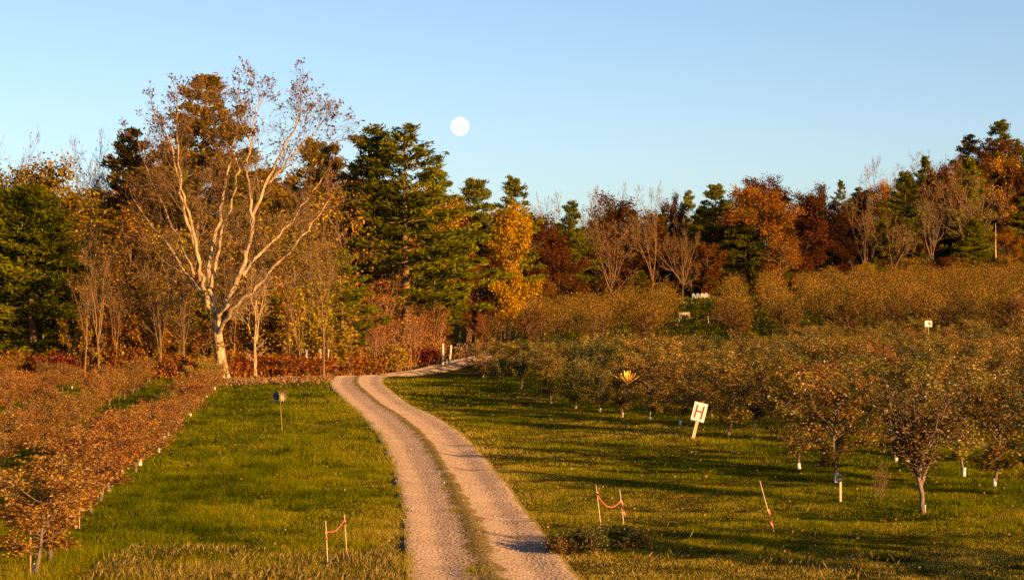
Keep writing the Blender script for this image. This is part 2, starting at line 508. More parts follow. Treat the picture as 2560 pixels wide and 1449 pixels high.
RC = np.stack([smooth_interp(ts, tt, cen[:, 0]), smooth_interp(ts, tt, cen[:, 1])], -1)
RW = np.clip(smooth_interp(ts, tt, wid), 3.0, 4.4) * 1.0
RT = unit(np.gradient(RC, axis=0))
RN = np.stack([RT[:, 1], -RT[:, 0]], -1)
vv = np.linspace(-1.25, 1.25, 45)
PX = RC[:, None, :] + RN[:, None, :] * (vv[None, :, None] * RW[:, None, None] / 2)
prof = 0.055 * np.exp(-(vv / .16) ** 2) - 0.045 * (np.exp(-((np.abs(vv) - .55) / .2) ** 2)) + .015
edge = -.14 * sstep(.92, 1.22, np.abs(vv))
jit = .004 * (rng.random(PX.shape[:2]) - .5)
PZ = height(PX[..., 0], PX[..., 1]) + .055 + prof[None] + edge[None] + jit
V = np.concatenate([PX, PZ[..., None]], -1).reshape(-1, 3)
nv = len(vv); ns = len(RC)
i = (np.arange(ns - 1)[:, None] * nv + np.arange(nv - 1)[None, :]).ravel()
mid_w = np.interp(RC[:, 1], [35, 45, 60, 80, 120], [.26, .22, .15, .13, .11])
ac = np.exp(-(vv[None] / mid_w[:, None]) ** 2) * .9 + sstep(.90, 1.06, np.abs(vv))[None]
road = part('dirt_road', mesh_np('dirt_road', V, np.stack([i, i + nv, i + nv + 1, i + 1], -1), M['road'], {'across': ac.ravel()}, smooth=True))
tag(road, kind='structure')


def road_uv(x, y):
    """signed position across the lane (-1..1 inside) and the middle strip's half width"""
    k = np.clip(np.searchsorted(RC[:, 1], y), 0, len(RC) - 1)
    off = np.stack([x, y], -1) - RC[k]
    u = (off * RN[k]).sum(-1) / (RW[k] / 2)
    return u, mid_w[k]


# loose stones on the worn strips
n = 3000
k = rng.integers(np.searchsorted(RC[:, 1], 36), np.searchsorted(RC[:, 1], 110), n)
u = rng.uniform(-1.02, 1.02, n)
P = RC[k] + RN[k] * (u * RW[k] / 2)[:, None] + rng.normal(0, .1, (n, 2))
s = rng.gamma(3, .0038, n).clip(.006, .034)
oct_ = np.array([(1, 0, 0), (-1, 0, 0), (0, 1, 0), (0, -1, 0), (0, 0, .8), (0, 0, -.5)], float)
of = np.array([(0, 2, 4), (2, 1, 4), (1, 3, 4), (3, 0, 4), (2, 0, 5), (1, 2, 5), (3, 1, 5), (0, 3, 5)])
zz = height(P[:, 0], P[:, 1]) + .05 + np.interp(u, vv, prof)
th = rng.uniform(0, 6.28, n); c_, s_ = np.cos(th), np.sin(th)
O = oct_[None] * s[:, None, None] * rng.uniform(.6, 1.3, (n, 6, 1))
V = np.stack([O[..., 0] * c_[:, None] - O[..., 1] * s_[:, None], O[..., 0] * s_[:, None] + O[..., 1] * c_[:, None], O[..., 2]], -1) + np.stack([P[:, 0], P[:, 1], zz], -1)[:, None]
gravel = part('loose_gravel', mesh_np('loose_gravel', V.reshape(-1, 3), (of[None] + (np.arange(n) * 6)[:, None, None]).reshape(-1, 3), M['pebble']))
tag(gravel, 'pale loose stones scattered over the wheel tracks of the lane', 'gravel', kind='stuff')


# ----------------------------------------------------------------- grass
def orchard_line(y):       # left edge of the orchard on the right
    return 17.0 - .138 * y


def grass_batch(n, y0, y1, bl, bw, xlo=-.30, xhi=.30, seed=0, power=1.0):
    r = np.random.default_rng(seed)
    y = (y0 ** power + r.random(n) * (y1 ** power - y0 ** power)) ** (1 / power)
    x = r.uniform(xlo, xhi, n) * y
    u, mw = road_uv(x, y)
    nz = vnoise(x, y, .35)
    inside = (np.abs(u) < .93 + .16 * (nz - .5))
    strip = np.abs(u) < mw * (0.75 + .8 * nz)
    keep = ~inside | (strip & (r.random(n) < .80))
    keep &= y < 139 - 3 * (x < -2) + np.where(x > 0, 400, 0)
    x, y, u, strip = x[keep], y[keep], u[keep], strip[keep] & inside[keep]
    n = len(x)
    big = fbm(x + 3, y * .6, 9.0); med = fbm(x, y * .8, 2.6); sm = fbm(x, y, .5)
    clump = np.clip(.5 + 1.5 * (fbm(x, y, 1.1) - .5), 0, 1)
    dry = .37 + .75 * (big - .5) + .8 * (med - .5) + .6 * (sm - .5)
    right = x > np.interp(y, RC[:, 1], RC[:, 0])
    rd = np.abs(u) - 1
    dry += .30 * np.exp(-np.maximum(rd, 0) / .55)
    dry += np.where(right, .16 * np.exp(-np.maximum(rd, 0) / 3.0) + .05, -.07)
    # lush patch by the spinner, mown strip at the front
    lush = np.exp(-(((x + 7.6) / 2.6) ** 2 + ((y - 62) / 14) ** 2))
    dry -= .16 * lush
    front = 1 - sstep(38.2, 41.6, y + 2.0 * (vnoise(x, y, 2.5) - .5))
    dry += np.where(right, .30, .30) * front
    dry = np.where(strip, .72 + .5 * (sm - .5), dry)
    ln = bl * (.22 + 1.7 * clump ** 1.6) * (.75 + .5 * r.random(n)) * (1 + .9 * lush)
    ln = np.where(right & (x < orchard_line(y)), ln * .62, ln)
    tall = (~right) & (r.random(n) < .22 * front * (vnoise(x, y, 1.1) > .45))
    ln = np.where(tall, ln * 2.2, ln)
    ln = np.where(strip, ln * .62, ln)
    lean = r.normal(0, .5, (n, 2)) + np.array([.10, .05])
    h = height(x, y) - .01 + np.where(np.abs(u) < 1, .05, 0)
    a = r.uniform(0, math.pi, n)
    w = bw * (.6 + .8 * r.random(n))
    B = np.stack([x, y, h], -1)
    dx = np.stack([np.cos(a) * w / 2, np.sin(a) * w / 2, np.zeros(n)], -1)
    tip = B + np.stack([lean[:, 0] * ln, lean[:, 1] * ln, ln], -1)
    V = np.stack([B - dx, B + dx, tip], 1).reshape(-1, 3)
    tint = np.clip(dry + r.normal(0, .13, n), 0, 1)
    return V, np.repeat(tint, 3)


batches = [grass_batch(420000, 35.5, 62, .105, .014, seed=1, power=1.2),
           grass_batch(330000, 60, 100, .12, .024, seed=2, power=1.3),
           grass_batch(130000, 98, 141, .14, .045, seed=3, power=1.3),
           grass_batch(60000, 135, 345, .26, .12, xlo=-.03, seed=4, power=1.6)]
V = np.concatenate([b[0] for b in batches]); T = np.concatenate([b[1] for b in batches])
grass = part('grass', mesh_np('grass', V, np.arange(len(V)).reshape(-1, 3), M['grass'], {'tint': T}))
tag(grass, 'short green and straw coloured grass covering the lawn and orchard floor', 'grass', kind='stuff')
del V, T, batches


# ----------------------------------------------------------------- tree building
def path(p, d, L, n, wander, up, r):
    pts = [np.array(p, float)]
    d = np.array(d, float)
    for _ in range(n):
        d = d + r.normal(0, wander, 3)
        d[2] += up
        d /= np.linalg.norm(d)
        pts.append(pts[-1] + d * L / n)
    return np.array(pts)


def side_dir(t, ang, r, roll=None):
    t = t / np.linalg.norm(t)
    ref = np.array([0, 0, 1.0]) if abs(t[2]) < .9 else np.array([1.0, 0, 0])
    u = np.cross(t, ref); u /= np.linalg.norm(u); v = np.cross(t, u)
    ph = r.uniform(0, 2 * math.pi) if roll is None else roll
    return t * math.cos(ang) + (u * math.cos(ph) + v * math.sin(ph)) * math.sin(ang)


def grow(tb, tips, p, d, L, rad, lev, P, r, minr=.012):
    n = 5 if lev == 0 else (4 if lev < P['max'] else 2)
    pts = path(p, d, L, n, P.get('wander', .12), P.get('up', .04), r)
    rr = np.linspace(rad, max(rad * P.get('taper', .35), minr * .6), n + 1)
    tb.add(pts, np.maximum(rr, minr * .6), 6 if lev == 0 else (4 if lev < 2 else 3))
    if lev >= P['max']:
        tips.append(pts)
        return
    for k in range(P['n'][lev]):
        t = r.uniform(P['t0'][lev], 1.0) if k else 1.0
        f = t * n; i0 = min(int(f), n - 1); fr = f - i0
        q = pts[i0] * (1 - fr) + pts[i0 + 1] * fr
        tg = pts[i0 + 1] - pts[i0]
        ang = math.radians(r.uniform(*P['ang'][lev])) * (.45 if k == 0 else 1)
        cd = side_dir(tg, ang, r)
        ra = rr[i0] * (1 - fr) + rr[i0 + 1] * fr
        grow(tb, tips, q, cd, L * P['lr'][lev] * r.uniform(.65, 1.15) * (1.15 - .45 * t), max(ra * .66, minr), lev + 1, P, r, minr)


def tip_points(tips, per, spread, r):
    T = np.array([t[[0, -1]] for t in tips])
    k = len(T)
    f = r.random((k, per, 1)) ** .7
    P = T[:, None, 0] * (1 - f) + T[:, None, 1] * f + r.normal(0, spread, (k, per, 3))
    cl = np.repeat(r.normal(0, .16, k), per)
    return P.reshape(-1, 3), cl


KINDS = {}


def register(kind, trunk, crown, H, W):
    KINDS.setdefault(kind, []).append((trunk, crown, H, W))


def finish(kind, tb, bark, lv, leafmat, leaf_name='crown'):
    trunk = tb.mesh(kind + '_wood', M[bark])
    V = np.concatenate([l[0] for l in lv]); n = 0; Q = []
    for l in lv:
        Q.append(l[1] + n); n += len(l[0])
    crown = mesh_np(kind + '_' + leaf_name, V, np.concatenate(Q), M[leafmat], {'tint': np.concatenate([l[2] for l in lv])})
    lo, hi = np.percentile(V[:, 0], [2, 98])
    zt = max(np.percentile(V[:, 2], 99.7), np.percentile(np.concatenate(tb.V)[:, 2], 99.9))
    register(kind, trunk, crown, float(zt), float(hi - lo))


# --- apple trees, about 3 m
def make_apple(kind, seed, H=3.0, W=2.5, nleaf=5000, clear=.55, upright=.35, lsz=.075, leafmat='apple_bronze', shoots=0, vase=False):
    r = np.random.default_rng(seed)
    tb = Tubes()
    lean = r.normal(0, .05, 2)
    tr = path((0, 0, -.1), (lean[0], lean[1], 1), H * .86, 9, .05, .05, r)
    tb.add(tr, np.linspace(.042, .010, 10), 7)
    tips = []
    nl = r.integers(15, 20)
    for k in range(nl):
        t = (k + r.random()) / nl
        z = clear + (H * .84 - clear) * t
        q = np.array([np.interp(z, tr[:, 2], tr[:, c]) for c in range(3)])
        az = k * 2.4 + r.normal(0, .4)
        prof = (math.sin(math.pi * min(1, .22 + .80 * (1 - t))) ** .8)
        L = W * .52 * prof * r.uniform(.7, 1.2) + .25
        el = upright + .5 * t + r.normal(0, .15)
        if vase:
            z = clear + 1.0 * t
            q = np.array([np.interp(z, tr[:, 2], tr[:, c]) for c in range(3)])
            el = r.uniform(1.2, 1.47); L = (H - z) * r.uniform(.5, 1.0)
        d = (math.cos(az) * math.cos(el), math.sin(az) * math.cos(el), math.sin(el))
        b = path(q, d, L, 4, .13 if not vase else .05, .07, r)
        tb.add(b, np.linspace(.024, .007, 5), 4)
        for j in range(6):
            f = r.uniform(.05 if vase else .2, 1) * 4; i0 = min(int(f), 3)
            qq = b[i0] + (b[i0 + 1] - b[i0]) * (f - i0)
            s = path(qq, side_dir(b[i0 + 1] - b[i0], r.uniform(.4, 1.1), r) + np.array([0, 0, .25]), L * r.uniform(.22, .55) * (.45 if vase else 1) + .12, 3, .2, .1, r)
            tb.add(s, np.linspace(.009, .004, 4), 3)
            tips.append(s)
        tips.append(b[1:] if vase else b[2:])
        for j in range(shoots):
            q_ = b[r.integers(1, 5)]
            sh = path(q_, (r.normal(0, .18), r.normal(0, .18), 1), r.uniform(.5, 1.15), 3, .05, .05, r)
            tb.add(sh, np.linspace(.012, .005, 4), 3)
            tips.append(sh)
    per = max(3, nleaf // len(tips))
    P, cl = tip_points(tips, per, .075, r)
    n = len(P)
    tint = np.clip(.46 + cl + r.normal(0, .2, n), 0, 1)
    s = lsz * r.uniform(.7, 1.35, n)
    out = unit(P - np.array([0, 0, H * .55]))
    finish(kind, tb, 'bark_apple', [leaves(P, s, s * .6, tint, r, out * .4 + np.array([0, 0, -.2]))], leafmat)


for sd in range(6):
    make_apple('apple', 100 + sd, 3.0 + .2 * (sd % 3), (2.45, 2.1, 2.7)[sd % 3], (7600, 5200, 6400)[sd % 3], upright=(.35, .7, .25)[sd % 3])
for sd in range(4):
    make_apple('apple_left', 140 + sd, 2.5, (1.9, 1.6)[sd % 2], (5600, 4000)[sd % 2], clear=.55, upright=(.4, .75)[sd % 2], lsz=.064, leafmat='apple_orange')
for sd in range(5):
    make_apple('apple_mature', 160 + sd, 4.2, 4.2, 4600, clear=.75, upright=.75, lsz=.115, shoots=3, leafmat='apple_green')
make_apple('apple_upright', 190, 3.2, 1.9, 6500, clear=.60, upright=1.12, lsz=.062, vase=True, leafmat='apple_bronze')


# --- conifers
def make_pine(kind, seed, H=20.0, W=8.0, whorl=.75, clear=.22, dens=1.0, droop=0.0, leafmat='pine', nlen=.40, top_pow=.75):
    r = np.random.default_rng(seed)
    tb = Tubes()
    tr = path((0, 0, -.4), (r.normal(0, .02), r.normal(0, .02), 1), H * .985, 14, .012, .02, r)
    tb.add(tr, np.linspace(H * .0135, .03, 15), 7)
    C, AX, CL = [], [], []
    z = H * clear
    while z < H * .985:
        t = (z / H - clear) / (1 - clear)
        prof = (1 - t) ** top_pow * (.35 + .65 * min(1, t / .22)) + .05
        nb = r.integers(4, 7)
        a0 = r.uniform(0, 6.28)
        gap = r.random() < .12
        for k in range(nb):
            if r.random() < (.45 if gap else .12): continue
            L = W * .5 * prof * r.uniform(.55, 1.2)
            az = a0 + k * 6.283 / nb + r.normal(0, .25)
            el = (-.08 - droop) + .75 * t ** 1.6 + r.normal(0, .10)
            d = (math.cos(az) * math.cos(el), math.sin(az) * math.cos(el), math.sin(el))
            q = np.array([np.interp(z, tr[:, 2], tr[:, c]) for c in range(3)])
            b = path(q, d, L, 5, .06, .05 - droop * .03, r)
            tb.add(b, np.linspace(.02 + L * .012, .012, 6), 3)
            cl = r.normal(0, .15)
            m = max(4, int(L * 7.5 * dens))
            f = .22 + .8 * r.random(m) ** .75
            ff = np.clip(f, 0, 1) * 5; i0 = np.minimum(ff.astype(int), 4)
            c = b[i0] + (b[i0 + 1] - b[i0]) * (ff - i0)[:, None]
            wid = .30 * L * (1.12 - np.clip(f, 0, 1)) + .18
            tang = b[-1] - b[0]; tang = tang / (np.linalg.norm(tang) + 1e-9)
            sd = np.cross(tang, (0, 0, 1.0)); sd = sd / (np.linalg.norm(sd) + 1e-9)
            c = c + sd[None] * (r.uniform(-1, 1, m) * wid)[:, None] + np.stack([np.zeros(m), np.zeros(m), r.uniform(-.12, .30, m)], -1)
            C.append(c); CL.append(np.full(m, cl) + r.normal(0, .08, m))
            AX.append(np.repeat((tang + np.array([0, 0, .55]))[None], m, 0))
        z += whorl * r.uniform(.75, 1.25) * (1 - .45 * t)
    C = np.concatenate(C); CL = np.concatenate(CL); AX = unit(np.concatenate(AX))
    per = 12
    P = np.repeat(C, per, 0) + r.normal(0, .13, (len(C) * per, 3))
    ax = np.repeat(AX, per, 0)
    n = len(P)
    tint = np.clip(.45 + np.repeat(CL, per) + r.normal(0, .17, n), 0, 1)
    s = nlen * r.uniform(.6, 1.3, n)
    finish(kind, tb, 'bark_tan', [leaves(P, s, s * .27, tint, r, ax * 1.1)], leafmat, 'needles')


for sd in range(5):
    make_pine('pine', 200 + sd, 21, 9.5, 1.05, .20, 1.15)
for sd in range(2):
    make_pine('pine_wide', 220 + sd, 22, 11.5, 1.25, .26, 1.1, top_pow=.85)
for sd in range(2):
    make_pine('hemlock', 240 + sd, 16, 9.5, .50, .06, 1.25, droop=.12, leafmat='hemlock', nlen=.36, top_pow=.7)


# --- broadleaf trees in leaf
def make_broad(kind, seed, H=16.0, W=9.0, per=26, lsz=.30, spread=.45, n0=16, leafmat='rust', clear=.18, shape=.7, bark='bark_dark'):
    r = np.random.default_rng(seed)
    tb = Tubes()
    tr = path((0, 0, -.4), (r.normal(0, .04), r.normal(0, .04), 1), H * .92, 9, .05, .05, r)
    tb.add(tr, np.linspace(H * .014, .03, 10), 7)
    tips = []
    for k in range(n0):
        t = (k + r.random()) / n0
        z = H * (clear + (.93 - clear) * t)
        q = np.array([np.interp(z, tr[:, 2], tr[:, c]) for c in range(3)])
        az = k * 2.4 + r.normal(0, .4)
        prof = math.sin(math.pi * min(1, .25 + .75 * (1 - t) ** 1.0)) ** shape
        L = W * .5 * max(.25, prof) * r.uniform(.7, 1.15)
        el = .30 + .75 * t + r.normal(0, .15)
        d = (math.cos(az) * math.cos(el), math.sin(az) * math.cos(el), math.sin(el))
        P = dict(max=2, n=[6, 4], t0=[.25, .3], ang=[(25, 65), (25, 70)], lr=[.55, .6], wander=.12, up=.06)
        grow(tb, tips, q, d, L, .04 + L * .014, 0, P, r, .02)
    P, cl = tip_points(tips, per, spread, r)
    n = len(P)
    tint = np.clip(.45 + cl + r.normal(0, .18, n), 0, 1)
    s = lsz * r.uniform(.6, 1.35, n)
    finish(kind, tb, bark, [leaves(P, s, s * .7, tint, r)], leafmat)


for sd in range(5):
    make_broad('broad', 300 + sd, 16, 9.5, 34)
for sd in range(3):
    make_broad('broad_loose', 320 + sd, 14, 8.0, 9, lsz=.26, spread=.40, n0=13, leafmat='gold', bark='bark_grey')
for sd in range(2):
    make_broad('broad_cone', 340 + sd, 11, 6.0, 20, lsz=.26, spread=.3, n0=18, leafmat='rust', clear=.06, shape=1.4)


# --- bare trees
def make_bare(kind, seed, H=18.0, spread=1.0, bark='bark_tan', forks=5, leafy=0, minr=.024, fork_at=.22):
    r = np.random.default_rng(seed)
    tb = Tubes(); tips = []
    th = H * fork_at * r.uniform(.85, 1.15)
    tr = path((0, 0, -.4), (r.normal(0, .05), r.normal(0, .05), 1), th + .4, 5, .05, .05, r)
    R0 = H * .0145
    tb.add(tr, np.linspace(R0 * 1.25, R0 * .9, 6), 8)
    P = dict(max=4, n=[6, 5, 4, 3], t0=[.25, .25, .25, .2], ang=[(20, 50), (22, 55), (25, 60), (25, 65)],
             lr=[.52, .55, .6, .62], wander=.11, up=.055, taper=.3)
    for k in range(forks):
        az = k * 6.283 / forks + r.normal(0, .3)
        el = math.radians(90 - (r.uniform(14, 42) * spread if k else 6))
        d = (math.cos(az) * math.cos(el), math.sin(az) * math.cos(el), math.sin(el))
        q = tr[-1] + (tr[-2] - tr[-1]) * r.uniform(0, .9)
        grow(tb, tips, q, d, (H - th) * r.uniform(.62, .86), R0 * r.uniform(.5, .75), 0, P, r, minr)
    for k in range(3):     # low side limbs
        az = r.uniform(0, 6.28)
        P2 = dict(P, max=3)
        grow(tb, tips, tr[3] + (tr[5] - tr[3]) * r.random(), (math.cos(az), math.sin(az), .35), H * .22 * spread, R0 * .3, 0, P2, r, minr)
    lv = []
    n = max(40, int(len(tips) * leafy))
    T = np.array([t[-1] for t in tips])[r.integers(0, len(tips), n)] + r.normal(0, .25, (n, 3))
    s = .22 * r.uniform(.7, 1.3, n)
    lv.append(leaves(T, s, s * .7, np.clip(r.normal(.5, .25, n), 0, 1), r))
    finish(kind, tb, bark, lv, 'olive')


for sd in range(4):
    make_bare('bare', 400 + sd, 18, 1.0, 'bark_tan', 5, .15)
for sd in range(2):
    make_bare('bare_wide', 420 + sd, 18, 1.55, 'bark_tan', 6, .25, fork_at=.2)
for sd in range(2):
    make_bare('bare_slim', 440 + sd, 15, .5, 'bark_grey', 4, .1, minr=.014, fork_at=.3)


# --- thickets of saplings and low brush
def make_thicket(kind, seed, H=8.0, W=3.5, stems=9, leafn=500, lsz=.2, bark='bark_red', leafmat='brush'):
    r = np.random.default_rng(seed)
    tb = Tubes(); tips = []
    for k in range(stems):
        a, q = r.uniform(0, 6.28), W * .4 * math.sqrt(r.random())
        p = (q * math.cos(a), q * math.sin(a), -.2)
        h = H * r.uniform(.6, 1.0)
        P = dict(max=2, n=[9, 4], t0=[.25, .2], ang=[(18, 45), (20, 50)], lr=[.34, .55], wander=.07, up=.10, taper=.3)
        grow(tb, tips, p, (r.normal(0, .14), r.normal(0, .14), 1), h * .85, .018 + h * .0045, 0, P, r, .012)
    per = max(1, leafn // len(tips))
    P, cl = tip_points(tips, per, .16, r)
    n = len(P)
    s = lsz * r.uniform(.6, 1.3, n)
    finish(kind, tb, bark, [leaves(P, s, s * .7, np.clip(.45 + cl + r.normal(0, .18, n), 0, 1), r)], leafmat)


for sd in range(4):
    make_thicket('thicket', 500 + sd, 8, 4.0, 9, 900)
for sd in range(3):
    make_thicket('leafy_thicket', 520 + sd, 7, 4.0, 8, 3200, .22, 'bark_grey', 'gold')
for sd in range(4):
    make_thicket('bush', 540 + sd, 1.7, 2.4, 14, 2200, .13, 'bark_red', 'brush')


_use = {}
ORD = ('first second third fourth fifth sixth seventh eighth ninth tenth eleventh twelfth thirteenth fourteenth fifteenth sixteenth seventeenth eighteenth nineteenth twentieth '
       'twenty-first twenty-second twenty-third twenty-fourth twenty-fifth twenty-sixth twenty-seventh twenty-eighth twenty-ninth thirtieth thirty-first thirty-second thirty-third '
       'thirty-fourth thirty-fifth thirty-sixth thirty-seventh thirty-eighth thirty-ninth fortieth').split()
WOODMARKS = [(0, 'the left picture edge'), (90, 'the broad dark conifer'), (215, 'the slim bare trees'), (330, 'the shoulder of the tallest pine'), (475, 'the tallest pine'), (560, 'the pale forked trunk'),
             (700, 'the low right limb of the forked tree'), (830, 'the short pine with pale trunk'), (925, 'the left twin pine'), (1015, 'the right twin pine'), (1120, 'the right flank of the twin pines'),
             (1268, 'the golden-yellow tree'), (1345, 'the tall rust-red tree'), (1425, 'the green pine among rust trees'), (1524, 'the pale spreading oak'), (1630, 'the rounded bare tree'), (1706, 'the pale forked tree'),
             (1765, 'the cone-shaped rust tree'), (1855, 'the dense dark evergreen'), (1915, 'the big orange tree'), (2000, 'the dark maroon tree'), (2080, 'the low skyline spruce'), (2165, 'the twin-stemmed bare tree'),
             (2255, 'the free-standing pine'), (2335, 'the thin pale trunk'), (2430, 'the large bare tree'), (2490, 'the broken snag'), (2560, 'the right picture edge')]


def near_mark(px, marks=WOODMARKS):
    return min(marks, key=lambda m_: abs(m_[0] - px))[1]




def plant(kind, name, label, cat, loc, H, W=None, leafmat=None, bark=None, group=None, rz=None, crown='crown', guard=None):
    vs = KINDS[kind]
    i = _use.get(kind, 0); _use[kind] = i + 1
    tr, cr, h0, w0 = vs[i % len(vs)]
    sz = H / h0
    sx = sz if W is None else float(np.clip(W / w0, .55 * sz, 1.9 * sz))
    t = thing(name, label, cat, loc, random.uniform(0, 6.28) if rz is None else rz, group, (sx, sx, sz))
    part('trunk', tr, t, M[bark] if bark else None)
    part(crown, cr, t, M[leafmat] if leafmat else None)
    return t


# ----------------------------------------------------------------- the big half-bare tree at the bend
def hero():
    r = np.random.default_rng(77)
    D = 131.0
    bx, by, bz = at(562, D)
    t = thing('cottonwood_tree', 'tall pale-barked half-bare tree with spreading forked limbs at the lane bend', 'tree', (bx, by, bz))

    def w(px, py, dy=0.0):
        d = D + dy
        if py < 400: py = 400 - (400 - py) * .74
        px = 575 + (px - 575) * (.93 if py < 700 else 1.0)
        return np.array([(px - 1280) * d / F - bx, dy, EYE + (HOR - py) * d / F - bz])

    tb = Tubes(); tw = Tubes(); tips = []
    tb.add([w(566, 985), w(562, 955), w(554, 905), w(547, 855), w(541, 815), w(538, 785)], [.50, .42, .34, .31, .30, .28], 12)
    limbs = [  # (points (px,py,depth), r0, r1)
        ([(540, 800, 0), (512, 742, .4), (474, 695, .9), (425, 638, 1.6), (372, 570, 2.2), (318, 498, 2.6)], .19, .05),
        ([(520, 760, .2), (497, 690, -.3), (478, 610, -1), (452, 530, -1.6), (434, 450, -2), (418, 350, -2.4), (372, 235, -2.6)], .21, .04),
        ([(500, 700, -.2), (488, 630, -1.4), (468, 540, -2.4), (444, 470, -3), (432, 400, -3.4), (440, 290, -3.6), (430, 215, -3.6)], .15, .035),
        ([(532, 770, .2), (516, 690, .8), (528, 610, 1.2), (552, 530, 1.8), (562, 450, 2.2), (580, 360, 2.6), (596, 260, 2.6), (602, 165, 2.6)], .21, .04),
        ([(528, 720, .4), (540, 640, 2), (560, 560, 3), (592, 470, 3.6), (598, 400, 3.8), (540, 300, 3.8), (510, 195, 3.8)], .15, .035),
        ([(542, 795, -.2), (572, 742, -.9), (603, 690, -1.4), (622, 610, -1.8), (640, 540, -2.2), (664, 470, -2.4), (706, 390, -2.6), (760, 270, -2.6), (770, 215, -2.6)], .25, .035),
        ([(616, 640, -1.6), (640, 560, -3), (628, 490, -3.6), (620, 420, -3.8), (628, 340, -4), (648, 250, -4), (655, 180, -4)], .16, .035),
        ([(548, 830, -.3), (572, 785, -1.6), (622, 735, -2.6), (682, 682, -3.2), (742, 622, -3.6), (795, 560, -3.9), (840, 505, -4)], .20, .04),
        ([(606, 690, -1.4), (660, 628, .6), (720, 575, 1.8), (772, 515, 2.6), (828, 440, 3.0)], .14, .035),
        ([(664, 470, -2.4), (700, 440, -1), (745, 380, 0), (790, 320, .6), (822, 268, .8)], .10, .03),
        ([(478, 690, .8), (440, 600, 3), (400, 520, 4), (350, 440, 4.6), (330, 340, 4.8)], .11, .03),
    ]
    PC = dict(max=3, n=[5, 5, 3], t0=[.2, .2, .2], ang=[(20, 55), (22, 60), (25, 65)], lr=[.55, .58, .62], wander=.12, up=.05, taper=.3)
    for li, (pp, r0, r1) in enumerate(limbs):
        pts = np.array([w(*p) for p in pp])
        s = np.linspace(0, 1, len(pts)); f = np.linspace(0, 1, len(pts) * 3)
        q = np.stack([np.interp(f, s, pts[:, c]) for c in range(3)], -1)
        q[1:-1] = (q[:-2] + 2 * q[1:-1] + q[2:]) / 4
        q[1:] += r.normal(0, .075, (len(q) - 1, 3))
        rad = np.interp(f, [0, .5, 1], [r0 * .85, r0 * .46, r1 * .8])
        tb.add(q, rad, 8)
        for k in range(14):
            tt_ = r.uniform(.30, 1.0)
            i0 = min(int(tt_ * (len(q) - 1)), len(q) - 2)
            cd = side_dir(q[i0 + 1] - q[i0], math.radians(r.uniform(22, 60)), r) + np.array([0, 0, .12])
            grow(tw, tips, q[i0], cd, r.uniform(1.6, 4.0) * (1.3 - .65 * tt_), min(rad[i0] * .36, .045), 0, PC, r, .0085)
        grow(tw, tips, q[-1], q[-1] - q[-2], 1.3, r1 * .8, 0, PC, r, .0085)
    part('trunk', tb.mesh('cottonwood_wood', M['bark_pale']), t)
    part('branches', tw.mesh('cottonwood_branches', M['bark_tan']), t)
    T = np.array([x[-1] for x in tips])
    keep = (T[:, 2] > 12) & (r.random(len(T)) < .45) | (r.random(len(T)) < .06)
    T = T[keep]
    s = .17 * r.uniform(.6, 1.3, len(T))
    V, Q, tn = leaves(T, s, s * .8, np.clip(r.normal(.45, .25, len(T)), 0, 1), r)
    part('crown', mesh_np('cottonwood_leaves', V, Q, M['sparse_leaf'], {'tint': tn}), t)
    # creeper climbing the trunk
    n = 900
    f = r.random(n); a = r.uniform(2.2, 5.6, n)
    tr = np.array([w(566, 975), w(554, 905), w(541, 815), w(520, 740), w(505, 690)])
    c = np.stack([np.interp(f, np.linspace(0, 1, 5), tr[:, k]) for k in range(3)], -1)
    rad = np.interp(f, [0, .6, 1], [.44, .36, .22]) + r.random(n) * .14
    P = c + np.stack([np.cos(a) * rad, np.sin(a) * rad, np.zeros(n)], -1)
    keep = vnoise(f * 30, a * 2, 2.0) > .52
    P = P[keep]; n = len(P)
    V, Q, tn = leaves(P, .15, .12, r.random(n), r)
    part('ivy', mesh_np('creeper_leaves', V, Q, M['vine'], {'tint': tn}), t)


hero()


# ----------------------------------------------------------------- woods
def tree(kind, px, top, d, W=None, leafmat=None, name=None, label=None, bark=None, group=None):
    loc = at(px, d)
    H = zrow(top, d) - loc[2]
    Wm = None if W is None else W * d / F
    con = kind in ('pine', 'pine_wide', 'hemlock')
    return plant(kind, name, label, 'tree', loc, H, Wm, leafmat, bark, group, crown='needles' if con else 'crown')


GL, GB, GR = 'trees of the wood left of the lane', 'trees of the wood behind the orchard', 'trees on the wooded hill at right'
